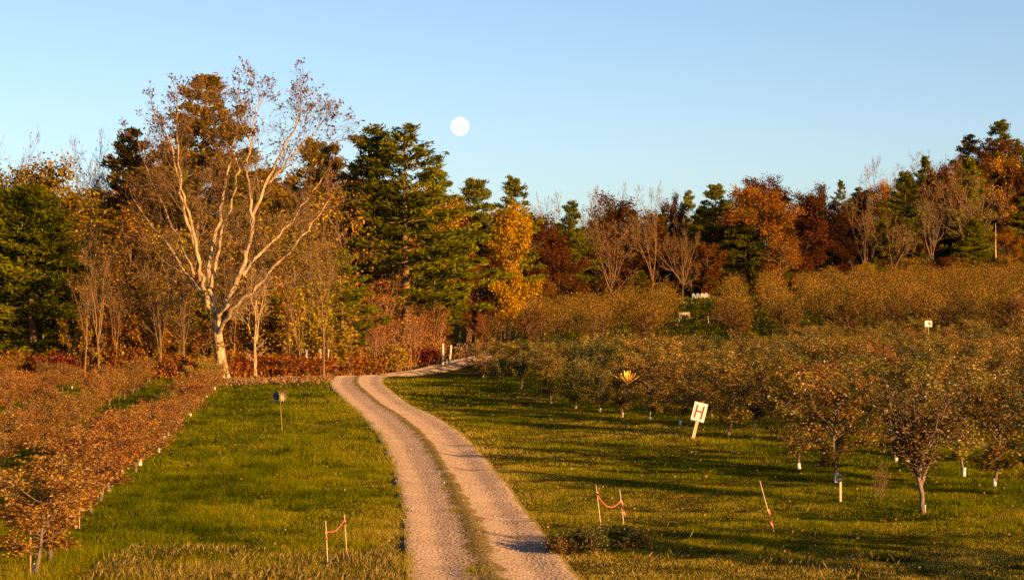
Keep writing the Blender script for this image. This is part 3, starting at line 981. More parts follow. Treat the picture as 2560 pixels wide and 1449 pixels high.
# left wood: (kind, px, top row, distance, width px, leaves, name, label)
for row in [
    ('hemlock', 85, 470, 143, 400, 'hemlock', 'hemlock_tree', 'broad dark green conifer with layered boughs at the left edge of the wood'),
    ('broad', 70, 405, 158, 250, 'goldgreen', 'maple_tree', 'golden leafy tree rising behind the broad dark conifer'),
    ('broad', 160, 425, 163, 110, 'orange', 'maple_tree', 'small orange-pink crown between the golden tree and the slim bare trees'),
    ('bare_slim', 12, 262, 172, 90, None, 'bare_tree', 'slim bare tree poking into the sky above the golden tree'),
    ('bare_slim', 214, 350, 168, 130, None, 'bare_tree', 'bare tree with fine upright twigs left of the tall pine'),
    ('bare_slim', 265, 318, 174, 90, None, 'bare_tree', 'thin tall bare tree beside the left shoulder of the tall pine'),
    ('broad_loose', 225, 480, 150, 170, 'olive', 'young_tree', 'loose brown-leaved tree in front of the slim bare trees'),
    ('pine_wide', 475, 198, 165, 420, 'pine_brown', 'pine_tree', 'tallest pine, brownish, standing behind the half-bare forked tree'),
    ('pine', 330, 325, 170, 250, 'pine_brown', 'pine_tree', 'shorter pine on the left shoulder of the tallest pine'),
    ('pine', 610, 400, 172, 300, 'pine', 'pine_tree', 'dark pine seen through the right limbs of the forked tree'),
    ('pine', 735, 352, 168, 220, 'pine_brown', 'pine_tree', 'brownish pine top at the right of the forked tree crown'),
    ('pine', 835, 362, 172, 180, 'pine_brown', 'pine_tree', 'small brownish pine top left of the twin green pines'),
    ('pine', 922, 320, 166, 270, 'pine', 'pine_tree', 'left one of the twin green pines beside the moon'),
    ('pine_wide', 1018, 316, 163, 400, 'pine', 'pine_tree', 'right one of the twin green pines, broad with a bare lower trunk'),
    ('pine', 1105, 430, 182, 330, 'pine', 'pine_tree', 'green pine on the right flank of the twin pines'),
    ('pine', 1170, 452, 212, 190, 'pine', 'pine_tree', 'pine with rounded top between the twin pines and the golden-yellow tree'),
    ('pine', 1248, 446, 235, 170, 'pine', 'pine_tree', 'dark pine just behind the golden-yellow tree'),
    ('pine', 1190, 560, 204, 150, 'pine', 'pine_tree', 'lower green pine touching the left side of the golden-yellow tree'),
    ('pine', 1085, 640, 174, 230, 'pine', 'pine_tree', 'low green pine leaning over the lane end below the twin pines'),
    ('pine', 855, 625, 150, 210, 'pine', 'pine_tree', 'short pine with a pale straight trunk left of the sapling thicket'),
    ('broad', 1150, 500, 195, 130, 'rust', 'oak_tree', 'rust-brown tree wedged against the right side of the twin pines'),
    ('broad', 1190, 640, 200, 120, 'rust', 'oak_tree', 'low rust-brown tree beneath the pine next to the golden-yellow tree'),
    ('broad', 1268, 512, 200, 108, 'yellow', 'maple_tree', 'bright golden-yellow tree glowing between pines and rust-red trees'),
    ('broad_loose', 330, 520, 150, 190, 'gold', 'young_tree', 'gold-leaved young tree left of the forked trunk'),
    ('broad_loose', 415, 560, 148, 190, 'gold', 'young_tree', 'yellowish young tree directly behind the left limbs of the forked tree'),
    ('broad_loose', 560, 590, 146, 190, 'olive', 'young_tree', 'olive young tree right behind the fork of the pale trunk'),
    ('broad_loose', 680, 545, 152, 220, 'olive', 'young_tree', 'olive-brown tree behind the lowest right limb of the forked tree'),
    ('broad_loose', 745, 600, 146, 200, 'goldgreen', 'young_tree', 'yellow-green young tree right of the forked trunk'),
    ('broad_loose', 790, 480, 158, 220, 'olive', 'young_tree', 'brown tall loose-leaved tree between forked tree and twin pines'),
    ('broad_loose', 880, 460, 160, 150, 'olive', 'young_tree', 'brown loose tree standing against the left twin pine'),
    ('broad_loose', 905, 430, 166, 70, 'orange', 'young_tree', 'orange tuft of leaves high beside the left twin pine'),
    ('broad_loose', 270, 640, 141, 170, 'gold', 'young_tree', 'pinkish gold young tree at the wood edge right of the broad conifer'),
    ('broad_loose', 365, 690, 139, 150, 'gold', 'young_tree', 'low golden tree at the wood edge above the orange orchard rows'),
    ('broad_loose', 455, 730, 138, 130, 'goldgreen', 'young_tree', 'low yellow-green tree touching the left of the forked trunk'),
]:
    kind, px, top, d, W, lm, nm, lb = row
    tree(kind, px, top, d, W, lm, nm, lb, group=GL)

for k, (px, top, d) in enumerate([(905, 700, 158), (945, 655, 160), (985, 640, 164), (1020, 690, 166), (1050, 720, 168), (870, 740, 152), (965, 730, 158), (1075, 760, 170), (925, 760, 152), (1000, 760, 162), (1040, 790, 166)]):
    tree('thicket', px, top, d, 120, 'brush', 'sapling_thicket', '%s russet thicket of bare saplings from the left under the twin pines' % ORD[k], group='sapling thickets under the twin pines')
for k, (px, top, d, lm) in enumerate([(300, 760, 139, 'orange'), (240, 780, 138, 'olive'), (620, 740, 141, 'olive'), (700, 720, 140, 'gold'), (770, 700, 141, 'goldgreen'),
                                      (820, 780, 142, 'gold'), (510, 790, 139, 'olive'), (400, 770, 138, 'olive'), (1060, 790, 170, 'orange'), (660, 640, 147, 'olive'), (150, 870, 137, 'olive')]):
    tree('leafy_thicket', px, top, d, 130, lm, 'sapling_thicket', 'leafy %s saplings at the wood edge by %s' % ({'orange': 'orange', 'gold': 'golden', 'olive': 'brown-olive', 'goldgreen': 'yellow-green'}[lm], near_mark(px)),
         group='leafy saplings at the edge of the left wood')
# deep filler of the left wood
for k in range(40):
    px = -60 + k * 30 + random.uniform(-20, 20)
    d = random.uniform(176, 190) if k % 2 else random.uniform(192, 215)
    top = float(np.interp(px, [0, 200, 330, 450, 560, 700, 900, 1010, 1150], [470, 480, 430, 330, 430, 430, 420, 430, 520])) + random.uniform(0, 60)
    kd = ['pine', 'broad', 'pine'][k % 3]
    tree(kd, px, top, d, None, {'pine': 'pine', 'broad': 'olive'}[kd], {'pine': 'pine_tree', 'broad': 'woodland_tree'}[kd],
         {'pine': 'dark pine deep in left wood behind ', 'broad': 'brown leafy tree deep in left wood behind '}[kd].replace(' behind ', ', %s from the left' % ORD[k]), group='trees deep inside the left wood')
for k in range(13):
    px = 200 + k * 50 + random.uniform(-30, 30)
    tree('bare_slim', px, random.uniform(470, 660), random.uniform(139, 152), 46, None, 'bare_tree', '%s slim bare trunk from the left inside the wood edge' % ORD[k], 'bark_lit' if k % 2 else 'bark_tan', 'slim bare trunks at the edge of the left wood')

for k, (px, top) in enumerate([(212, 640), (248, 600), (290, 680), (405, 690), (462, 640), (752, 660), (808, 560)]):
    tree('bare_slim', px, top, 134.5 + (k % 3) * .8, 26, None, 'bare_sapling', '%s thin sunlit sapling trunk from the left at the front of the wood' % ORD[k], 'bark_lit' if k % 2 else 'bark_tan', 'thin sunlit trunks at the front of the left wood')

# middle and right woods
tree('bare_slim', 638, 640, 134, None, None, 'birch_tree', 'slender pale birch-like trunk right of the forked tree', 'bark_pale', GL)
for row in [
    ('broad', 1345, 535, 300, 160, 'rust', 'oak_tree', 'tall rust-red tree right of the golden-yellow tree'),
    ('broad', 1395, 620, 292, 120, 'rust', 'oak_tree', 'lower rust-red tree sloping down from the tall rust-red tree'),
    ('broad', 1330, 690, 285, 90, 'orange', 'maple_tree', 'small orange tree at the foot of the tall rust-red tree'),
    ('bare_slim', 1335, 488, 345, 70, None, 'bare_tree', 'faint slim bare tree above the rust-red tree'),
    ('pine', 1318, 535, 330, 80, 'pine', 'pine_tree', 'small pine between golden-yellow tree and rust-red tree'),
    ('pine', 1425, 505, 318, 110, 'pine', 'pine_tree', 'green pine standing between two rust-red trees'),
    ('bare', 1400, 478, 368, 110, None, 'bare_tree', 'bare tree on the skyline behind the green pine'),
    ('bare', 1470, 462, 365, 120, None, 'bare_tree', 'bare skyline tree with fine twigs left of the rust oak top'),
    ('bare', 1535, 455, 368, 110, None, 'bare_tree', 'bare skyline tree right above the pale spreading oak'),
    ('bare_wide', 1524, 512, 330, 170, None, 'bare_oak_tree', 'pale bare spreading oak with a thick trunk behind the orchard'),
    ('broad', 1565, 485, 350, 140, 'rust', 'oak_tree', 'rust-leaved oak behind the pale bare spreading oak'),
    ('bare', 1630, 452, 345, 110, None, 'bare_tree', 'rounded bare tree with twig crown on the skyline near the middle'),
    ('broad', 1688, 485, 365, 50, 'maroon', 'oak_tree', 'narrow maroon crown on the skyline beside the dark spire'),
    ('pine', 1722, 478, 368, 80, 'pine', 'spruce_tree', 'dark pointed conifer left of the layered pine'),
    ('bare_wide', 1706, 535, 330, 105, None, 'bare_tree', 'pale bare forked tree in front of the dark conifers'),
    ('broad_cone', 1765, 608, 342, 75, 'rust', 'beech_tree', 'small cone-shaped rust tree behind the white chairs'),
    ('broad_cone', 1700, 622, 345, 60, 'rust', 'beech_tree', 'small rust tree at the foot of the pale forked tree'),
    ('pine', 1795, 462, 358, 130, 'pine', 'pine_tree', 'layered green pine above the cone-shaped rust tree'),
    ('hemlock', 1855, 535, 350, 150, 'pine', 'hemlock_tree', 'dense dark evergreen right of the white chairs'),
    ('broad', 1850, 468, 372, 110, 'olive', 'oak_tree', 'olive-brown crown on the skyline above the dense evergreen'),
    ('broad', 1915, 468, 348, 130, 'orange', 'maple_tree', 'big orange tree reaching down to the orchard'),
    ('broad_loose', 1945, 585, 338, 90, 'orange', 'maple_tree', 'lower orange tree beneath the big orange crown'),
    ('broad', 1905, 440, 385, 90, 'rust', 'oak_tree', 'rust crown on the skyline behind the big orange tree'),
    ('broad', 1990, 462, 372, 100, 'maroon', 'oak_tree', 'maroon-brown tree right of the big orange tree'),
    ('broad', 2055, 462, 368, 90, 'rust', 'oak_tree', 'rust-brown tree with red top on the low skyline'),
    ('broad', 2015, 545, 352, 120, 'maroon', 'oak_tree', 'dark maroon tree in the shade of the wood edge'),
    ('pine', 2090, 452, 395, 55, 'pine', 'spruce_tree', 'small dark spruce tip on the low skyline'),
    ('pine', 2140, 470, 385, 70, 'pine', 'spruce_tree', 'dark spruce between rust tree and bare tree'),
    ('broad', 2105, 520, 360, 100, 'maroon', 'oak_tree', 'dull maroon tree left of the twin-stemmed bare tree'),
    ('bare', 2165, 462, 348, 120, None, 'bare_tree', 'twin-stemmed bare tree standing at the orchard edge'),
    ('bare', 2205, 392, 395, 110, None, 'bare_tree', 'bare tree high on the skyline of the right hill'),
    ('bare', 2300, 378, 400, 120, None, 'bare_tree', 'pale bare skyline tree below the hilltop pines'),
    ('pine', 2255, 432, 356, 130, 'pine', 'pine_tree', 'layered pine standing free at the right wood edge'),
    ('bare', 2235, 520, 345, 90, None, 'bare_tree', 'short bare tree at the foot of the free-standing pine'),
    ('bare_slim', 2335, 480, 345, 80, None, 'bare_tree', 'thin pale trunk between free-standing pine and the large bare tree'),
    ('bare_wide', 2425, 382, 352, 230, None, 'bare_tree', 'large bare tree with a wide fan of limbs on the right'),
    ('pine', 2425, 338, 405, 120, 'pine_brown', 'pine_tree', 'hilltop pine behind the large bare tree'),
    ('pine', 2320, 392, 395, 70, 'pine', 'pine_tree', 'dark narrow pine left of the large bare tree'),
    ('pine', 2535, 302, 400, 150, 'pine', 'pine_tree', 'highest hilltop pine at the right'),
    ('broad', 2500, 350, 398, 110, 'maroon', 'oak_tree', 'maroon tree between the two hilltop pines'),
    ('broad', 2540, 440, 375, 110, 'olive', 'oak_tree', 'olive-brown tree below the highest hilltop pine'),
    ('pine', 2565, 480, 365, 90, 'pine', 'pine_tree', 'green pine low on the right hill'),
    ('hemlock', 2435, 550, 346, 90, 'pine', 'hemlock_tree', 'small green conifer in front of the large bare tree'),
    ('broad', 2525, 572, 348, 80, 'orange', 'maple_tree', 'small orange tree beside the broken pale snag'),
    ('broad', 2300, 560, 368, 110, 'rust', 'oak_tree', 'rust-brown tree behind the thin pale trunk'),
    ('broad', 2200, 560, 372, 110, 'maroon', 'oak_tree', 'maroon-brown tree behind the short bare tree'),
    ('broad', 1640, 590, 352, 110, 'rust', 'oak_tree', 'rust tree at the foot of the rounded bare tree'),
    ('broad', 1480, 610, 348, 90, 'rust', 'oak_tree', 'rust tree left of the pale oak trunk'),
    ('broad', 2375, 520, 372, 120, 'olive', 'oak_tree', 'olive-brown tree behind the fan of the large bare tree'),
]:
    kind, px, top, d, W, lm, nm, lb = row
    tree(kind, px, top, d, W, lm, nm, lb, group=GB if px < 2000 else GR)
for k in range(104):
    px = 1225 + k * 13.2 + random.uniform(-9, 9)
    d = (random.uniform(362, 378), random.uniform(385, 405), random.uniform(362, 385), random.uniform(412, 440))[k % 4]
    top = float(np.interp(px, [1250, 1320, 1400, 1500, 1600, 1700, 1800, 1900, 2000, 2100, 2200, 2300, 2400, 2500, 2600], [520, 545, 540, 520, 520, 520, 505, 480, 490, 490, 450, 430, 390, 350, 345]))
    top += random.uniform(0, 60)
    kd = ['broad', 'pine', 'broad', 'bare', 'broad', 'pine', 'hemlock'][k % 7]
    lm = {'broad': ['rust', 'maroon', 'olive'][k % 3], 'pine': 'pine', 'hemlock': 'pine', 'bare': None}[kd]
    con = {'rust': 'rust', 'maroon': 'maroon', 'olive': 'olive-brown'}.get(lm)
    tree(kd, px, top, d, None, lm, {'pine': 'pine_tree', 'broad': 'woodland_tree', 'bare': 'bare_tree', 'hemlock': 'hemlock_tree'}[kd],
         own_label({'pine': 'dark pine', 'broad': '%s leafy tree' % con, 'bare': 'bare grey tree', 'hemlock': 'bushy dark conifer'}[kd] + (' deep' if d > 383 else '') + ' in far wood behind ' + near_mark(px), (', more rightward', ', most rightward')),
         group='trees deep in the wood behind the orchard')
for k in range(44):
    px = 1290 + k * 30 + random.uniform(-14, 14)
    top = 700 - max(0, (px - 1800)) * .075 + random.uniform(-22, 8)
    lm = ['rust', 'olive', 'rust', 'maroon', 'hem', 'orange'][k % 6] if px < 2000 else ['maroon', 'olive', 'hem', 'rust'][k % 4]
    if lm == 'hem':
        tree('hemlock', px, top - 15, random.uniform(344, 352), 70, 'pine', 'young_conifer', 'young conifer by the orchard below ' + near_mark(px), group='young trees along the orchard side of the wood')
    else:
        tree('broad', px, top, random.uniform(343, 352), 85, lm, 'young_tree', own_label('%s young tree by the orchard below %s' % ({'rust': 'rust', 'olive': 'olive-brown', 'maroon': 'maroon', 'orange': 'orange'}[lm], near_mark(px)), (', more rightward', ', most rightward')),
             group='young trees along the orchard side of the wood')

# broken snag
loc = at(2490, 346)
t = thing('dead_snag', 'broken pale dead trunk at the right edge of the orchard', 'dead tree', loc)
tb = Tubes(); tb.add(path((0, 0, -.3), (.02, 0, 1), zrow(558, 346) - loc[2] + .3, 6, .02, .02, rng), [.2, .19, .17, .15, .13, .10, .03], 7)
tb.add(path((0, 0, 3.0), (.6, 0, .8), 2.2, 4, .1, .05, rng), [.07, .06, .05, .04, .02], 5)
part('trunk', tb.mesh('snag_wood', M['bark_pale']), t)

# brush along the foot of the left wood
for k in range(34):
    px = -10 + k * 33 + random.uniform(-12, 12)
    if px > 1110: break
    d = random.uniform(135, 140) if px < 800 else float(np.interp(px, [800, 905, 945, 985, 1020, 1050, 1080, 1110], [142, 147, 151, 157, 161, 164, 167, 171])) + random.uniform(0, 5)
    lm = ['brush', 'olive', 'brush', 'brush', 'brushred', 'olive', 'brush'][k % 7]
    loc = at(px, d)
    plant('bush', 'brush', '%s low bush, %s from the left, by %s' % ({'brush': 'russet', 'brushred': 'crimson', 'olive': 'brown-olive'}[lm], ORD[k], near_mark(px)), 'bush', loc, random.uniform(1.3, 2.3), random.uniform(2.2, 3.4), lm,
          group='low bushes along the foot of the left wood', crown='foliage')
# undergrowth: dry stems and leaves
n = 26000
x = rng.uniform(-40, 0, n); y = rng.uniform(129.5, 175, n)
u, mw = road_uv(x, y)
edge_y = np.interp(x, [-40, -19, -13.0, -10, -4, 0], [126, 130, 134, 140, 162, 172])
k = (y > edge_y) & (np.abs(u) > 1.1) & (vnoise(x, y, 3) > .3) & ((x < RC[np.clip(np.searchsorted(RC[:, 1], y), 0, len(RC) - 1), 0]))
x, y = x[k], y[k]; n = len(x)
hh = .15 + .9 * vnoise(x, y, 2.2) * rng.random(n)
P = np.stack([x, y, height(x, y) + hh], -1)
V, Q, tn = leaves(P, rng.uniform(.12, .30, n), rng.uniform(.05, .14, n), np.clip(rng.normal(.45, .25, n), 0, 1), rng, np.array([0, 0, .6]))
ug = part('undergrowth', mesh_np('undergrowth', V, Q, M['brush'], {'tint': tn}))
tag(ug, 'russet tangle of weeds and dead leaves on the floor of the left wood', 'undergrowth', kind='stuff')
# leaf litter along the lawn's far edge
n = 9000
x = rng.uniform(-20, -9, n); y = rng.normal(0, 1, n) * 2.2 + np.interp(x, [-20, -9], [126.5, 133.5])
u, _ = road_uv(x, y); k = (u < -.9)
x, y = x[k], y[k]; n = len(x)
P = np.stack([x, y, height(x, y) + rng.uniform(.04, .22, n)], -1)
V, Q, tn = leaves(P, rng.uniform(.10, .22, n), rng.uniform(.08, .16, n), rng.random(n), rng)
lt = part('fallen_leaves', mesh_np('fallen_leaves', V, Q, M['litter'], {'tint': tn}))
tag(lt, 'band of tan fallen leaves between lawn and wood by the lane bend', 'fallen leaves', kind='stuff')
# stray fallen leaves on the lawns
n = 2600
y = rng.uniform(36, 125, n); x = rng.uniform(-.14, .27, n) * y
u, _ = road_uv(x, y); k = np.abs(u) > .8
x, y = x[k], y[k]; n = len(x)
P = np.stack([x, y, height(x, y) + rng.uniform(.05, .12, n)], -1)
V, Q, tn = leaves(P, rng.uniform(.05, .10, n), rng.uniform(.04, .07, n), rng.random(n), rng)
o = part('stray_leaves', mesh_np('stray_leaves', V, Q, M['litter'], {'tint': tn}))
tag(o, 'single fallen leaves strewn thinly over the lawns', 'fallen leaves', kind='stuff')
# rank dry stalks at the front of the left lawn and along the right rim
n = 9000
left = rng.random(n) < .7
y = np.where(left, rng.uniform(36.5, 41.5, n), rng.uniform(36.5, 46, n))
x = np.where(left, rng.uniform(-8, -1.9, n), rng.uniform(2.2, 9, n))
u, _ = road_uv(x, y)
k = (np.abs(u) > 1.08) & (fbm(x, y, 1.4) > np.where(left, .40 + .045 * (y - 37) + rng.normal(0, .07, n), .56)) & (left | (y < 40.5) | (rng.random(n) < .08))
x, y = x[k], y[k]; n = len(x)
hh = rng.uniform(.04, .24, n) * (.4 + fbm(x, y, .8))
P = np.stack([x, y, height(x, y) + hh], -1)
V, Q, tn = leaves(P, rng.uniform(.08, .26, n), rng.uniform(.012, .035, n), np.clip(rng.normal(.5, .25, n), 0, 1), rng, np.array([.2, 0, 1.5]))
o = part('dry_stalks', mesh_np('dry_stalks', V, Q, M['straw'], {'tint': tn}))
tag(o, 'straw coloured dry stalks at the front edge of the lawns', 'dry grass', kind='stuff')
# dry weeds beyond the lane end
n = 7000
x = rng.uniform(-5, 3.5, n); y = rng.uniform(158, 182, n)
u, _ = road_uv(x, y); k = (np.abs(u) > 1.05) & (vnoise(x, y, 3.) > .35) & (y > 164 + x)
x, y = x[k], y[k]; n = len(x)
P = np.stack([x, y, height(x, y) + rng.uniform(.1, 1.0, n)], -1)
V, Q, tn = leaves(P, rng.uniform(.15, .4, n), .07, rng.random(n), rng, np.array([0, 0, 1.4]))
wd = part('dry_weeds', mesh_np('dry_weeds', V, Q, M['weed'], {'tint': tn}))
tag(wd, 'pale pinkish dry weeds standing past the end of the lane', 'weeds', kind='stuff')

# ----------------------------------------------------------------- orchard on the left: young orange-brown trees in rows
guard_tb = Tubes(); guard_tb.add([(0, 0, -.03), (0, 0, .14), (0, 0, .30)], [.062, .062, .065], 10)
GUARD = guard_tb.mesh('trunk_guard', M['guard'])
pole_tb = Tubes(); pole_tb.add([(.07, .02, -.1), (.07, .02, 1.0), (.075, .02, 1.75)], [.014, .014, .012], 6)
SUPPORT = pole_tb.mesh('support_stake', M['wood'])


def apple(kind, loc, H, W, label, group, lm, guard=True, stake=False, name='apple_tree'):
    t = plant(kind, name, label, 'apple tree', loc, H, W, lm, group=group)
    if guard and (kind != 'apple_left' or random.random() < guard):
        g = part('trunk_guard', GUARD, t)
        g.scale = (1 / t.scale[0], 1 / t.scale[0], random.uniform(.55, 1.0) * (1 if loc[1] < 64 else .75) / t.scale[2])
        g.rotation_euler = (random.uniform(-.08, .08), random.uniform(-.08, .08), 0)
    if stake:
        part('support_stake', SUPPORT, t)
    return t


for rowk in range(4):
    y = 38.0 if rowk == 0 else (0, 60, 80, 100)[rowk]
    k = kk = 0
    while y < 122.5:
        x = -5.0 - .107 * y - 4.3 * rowk + random.uniform(-.15, .15)
        if abs(x) < .27 * y + 1:
            H = random.uniform(1.9, 2.6) if y < 62 else random.uniform(1.35, 2.15)
            wide = rowk == 0 and k < 2
            if rowk == 0 and k == 0:
                lb = 'nearest orange-brown young apple tree, standing alone at the front of the left row'
            elif rowk == 0 and k == 1:
                lb = 'second young apple tree of the left row with a reddish support stake'
            elif rowk == 0:
                lb = '%s orange-brown apple tree from the front of the lawn-edge left row' % ORD[kk]
            else:
                lb = '%s orange-brown apple tree from the front of the %s left row' % (ORD[kk], ORD[rowk])
            kk += 1
            apple('apple_left', (x, y, hgt(x, y)), 2.25 if wide else H, 2.5 if wide else random.uniform(1.6, 2.1) * (1 if y < 90 else .82), lb, 'orange-brown apple trees in rows on the left', 'apple_orange' if random.random() < .85 or k < 6 else 'apple_bronze',
                  guard=.7 if rowk == 0 else .2, stake=(rowk == 0 and k < 3))
        k += 1
        y += 1.7 if (rowk == 0 and k == 1) else (5.8 if rowk == 0 and k == 2 else random.uniform(2.6, 3.4))

# ----------------------------------------------------------------- near orchard on the right
GN = 'apple trees of the near orchard block on the right'
front = [  # (px, base row, height, width, leaves, kind, label)
    (2308, 1287, 3.35, 1.9, 'apple_brown', 'apple_upright', 'narrow upright bronze apple tree standing nearest on the right lawn'),
    (2090, 1206, 3.3, 2.4, 'apple_green', 'apple', 'yellow-green apple tree right behind the black tag post'),
    (1998, 1172, 3.3, 3.0, 'apple_bronze', 'apple', 'bronze apple tree with a tall white guard behind the leaning single stake'),
    (2240, 1156, 3.3, 2.5, 'apple_green', 'apple', 'apple tree just left behind the narrow upright one'),
    (2462, 1131, 3.2, 2.5, 'apple_green', 'apple', 'apple tree standing clear at the right edge with a pale trunk'),
    (1823, 1090, 3.3, 2.7, 'apple_bronze', 'apple', 'bushy bronze apple tree right of the red letter sign'),
    (1700, 1062, 3.1, 2.6, 'apple_green', 'apple', 'apple tree left behind the red letter sign'),
    (1625, 1052, 3.1, 2.4, 'apple_bronze', 'apple', 'apple tree between the golden lotus spinner and the letter sign'),
    (1555, 1043, 2.7, 2.2, 'apple_green', 'apple', 'apple tree directly behind the golden lotus spinner'),
    (1500, 1030, 2.6, 2.0, 'apple_bronze', 'apple', 'short apple tree left of the golden lotus spinner'),
    (1440, 1022, 2.9, 1.9, 'apple_dark', 'apple', 'darker green apple tree with pale trunk left of the lotus spinner'),
    (1378, 1010, 2.7, 2.0, 'apple_bronze', 'apple', 'thin bronze apple tree at the lawn edge'),
    (1303, 973, 2.2, 1.2, 'apple_dark', 'apple_upright', 'small dark young apple tree with a pale leaning trunk at the lawn edge'),
    (1208, 945, 2.8, 2.2, 'apple_bronze', 'apple', 'leftmost bronze apple tree of the near orchard'),
]
taken = []
NEARMARKS = [(1210, 'the leftmost orchard tree'), (1303, 'the small leaning tree'), (1380, 'the thin lawn-edge tree'), (1440, 'the darker green tree'), (1560, 'the lotus spinner'), (1630, 'the gap right of the spinner'),
             (1740, 'the letter sign'), (1823, 'the bushy tree by the sign'), (1920, 'the single leaning stake'), (2000, 'the tall white guard'), (2100, 'the tag post'), (2195, 'the wired sapling'), (2305, 'the upright bronze tree'),
             (2400, 'the gap right of the upright tree'), (2462, 'the pale trunk at the right'), (2560, 'the right picture edge')]
for px, py, H, W, lm, kd, lb in front:
    p = gp(px, py)
    taken.append(p)
    apple(kd, p, H, W, lb, GN, lm, guard=True)
for x, y in [(12.0, 33.0), (13.8, 33.6), (15.6, 35.0)]:
    apple('apple', (x, y, hgt(x, y)), 3.4, 3.0, own_label('apple tree just outside the right edge whose shade crosses the lawn'), GN, 'apple_bronze')
cnt = 0
for rowk in range(1, 16):
    y = 50.0 + random.uniform(0, 3)
    while y < 186:
        x = orchard_line(y) + 4.2 * rowk + random.uniform(-.4, .4)
        vis = x < .27 * y + 1
        px_ = TO_SUN.x * (y - 75.8) + .73 * 0
        lit = abs((x - 6.85) * .73 + (y - 75.8) * .68) < 1.9 and y > 66
        if y > 162 and x < 25 + random.uniform(-2, 3): vis = False
        if vis and not lit and x > -3 and min((x - p[0]) ** 2 + (y - p[1]) ** 2 for p in taken) > 6.5 and not (y > 60 and y < 66 and x > 13 and False):
            lm = random.choices(['apple_bronze', 'apple_green', 'apple_red', 'apple_dark'], [.5, .3, .12, .08])[0]
            col = {'apple_bronze': 'bronze', 'apple_green': 'yellow-green', 'apple_red': 'reddish', 'apple_dark': 'dark green'}[lm]
            HH = random.uniform(2.8, 3.6) if y < 125 else random.uniform(2.2, 2.8)
            size = 'low' if HH < 2.9 else 'tall' if HH > 3.3 else 'middling'
            apple('apple', (x, y, hgt(x, y)), HH, random.uniform(2.4, 3.2),
                  own_label('%s %s apple tree, orchard row %s, behind %s' % (size, col, ORD[rowk], near_mark(1280 + F * x / y, NEARMARKS))), GN, lm, guard=y < 90)
            cnt += 1
        y += random.uniform(3.4, 4.1)

# ----------------------------------------------------------------- mature orchard up the slope
def alley(y):
    return 18.4 + (y - 205) * .108


left_mass = []
mature = []
for rowk in list(range(-8, 0)) + list(range(1, 14)):
    y = 191 + random.uniform(0, 4); kk = 0
    while y < 338:
        off = (abs(rowk) - 1) * 5.2 + 4.7
        x = alley(y) + math.copysign(off, rowk) + random.uniform(-.4, .4)
        ok = x < .27 * y + 2 and x > (-4.5 + max(0, y - 240) * .06)
        if rowk < 0 and y > 286: ok = False
        if rowk == 1 and y < 310 and random.random() < .35: ok = False
        if 0 < rowk < 4 and y > 318: ok = False
        if ok: mature.append((x, y, rowk, kk)); kk += 1
        y += random.uniform(4.2, 5.0)
mature.sort(key=lambda p: p[1])
n_ind = 300 - cnt - 14 - 62
stuff_pts = []
for k, (x, y, rowk, kk) in enumerate(mature):
    lm = random.choices(['apple_bronze', 'apple_green', 'apple_red'], [.5, .42, .08])[0]
    if k < n_ind:
        side = 'left' if x < alley(y) else 'right'
        apple('apple_mature', (x, y, hgt(x, y)), random.uniform(3.6, 4.6) * (.86 if rowk < 0 else 1), random.uniform(3.5, 4.6),
              '%s slope apple tree, %s uphill in the %s row %s of the alley' % ({'apple_bronze': 'bronze', 'apple_green': 'yellow-green', 'apple_red': 'reddish'}[lm], ORD[kk], ORD[abs(rowk) - 1], side),
              'mature apple trees on the slope %s of the alley' % side, {'apple_bronze': 'apple_far', 'apple_green': 'apple_far_green'}.get(lm, lm), guard=False)
    else:
        stuff_pts.append((x, y))
if stuff_pts:
    Vs, Qs, Ts, nn = [], [], [], 0
    r = np.random.default_rng(99)
    tb = Tubes()
    for x, y in stuff_pts:
        z = hgt(x, y); H = r.uniform(3.6, 4.5); R = r.uniform(1.6, 2.1); m = 1000
        ca = rand_dirs(14, r) * np.array([R * .62, R * .62, H * .30]); ca[:, 2] += H * .56
        c = ca[r.integers(0, 14, m)]
        P = c + r.normal(0, 1, (m, 3)) * np.array([R * .27, R * .27, H * .13])
        P[:, 2] = np.clip(P[:, 2], .5, None)
        P += np.array([x, y, z])
        s = r.uniform(.12, .24, m)
        v, q, tn = leaves(P, s, s * .6, np.clip(r.normal(.48, .22, m) + r.normal(0, .12), 0, 1), r, np.array([0, 0, 1.1]))
        Vs.append(v); Qs.append(q + nn); Ts.append(tn); nn += len(v)
        tb.add([(x, y, z - .2), (x + .05, y, z + 1.2), (x, y, z + 2.6)], [.10, .08, .04], 5)
        for a in range(4):
            an = a * 1.57 + r.uniform(0, 1)
            tb.add([(x, y, z + .9), (x + math.cos(an) * R * .5, y + math.sin(an) * R * .5, z + H * .72)], [.05, .02], 3)
    o = part('orchard_rows', mesh_np('orchard_rows', np.concatenate(Vs), np.concatenate(Qs), M['apple_far'], {'tint': np.concatenate(Ts)}))
    tag(o, 'far rows of bronze and gold apple trees massed up the slope below the wood', 'orchard', kind='stuff')
    tw = tb.mesh('orchard_row_trunks', M['bark_apple'])
    p_ = part('trunks', tw, o); p_["kind"] = 'stuff'
print("apple individuals near", cnt, "mature", len(mature), "n_ind", n_ind)

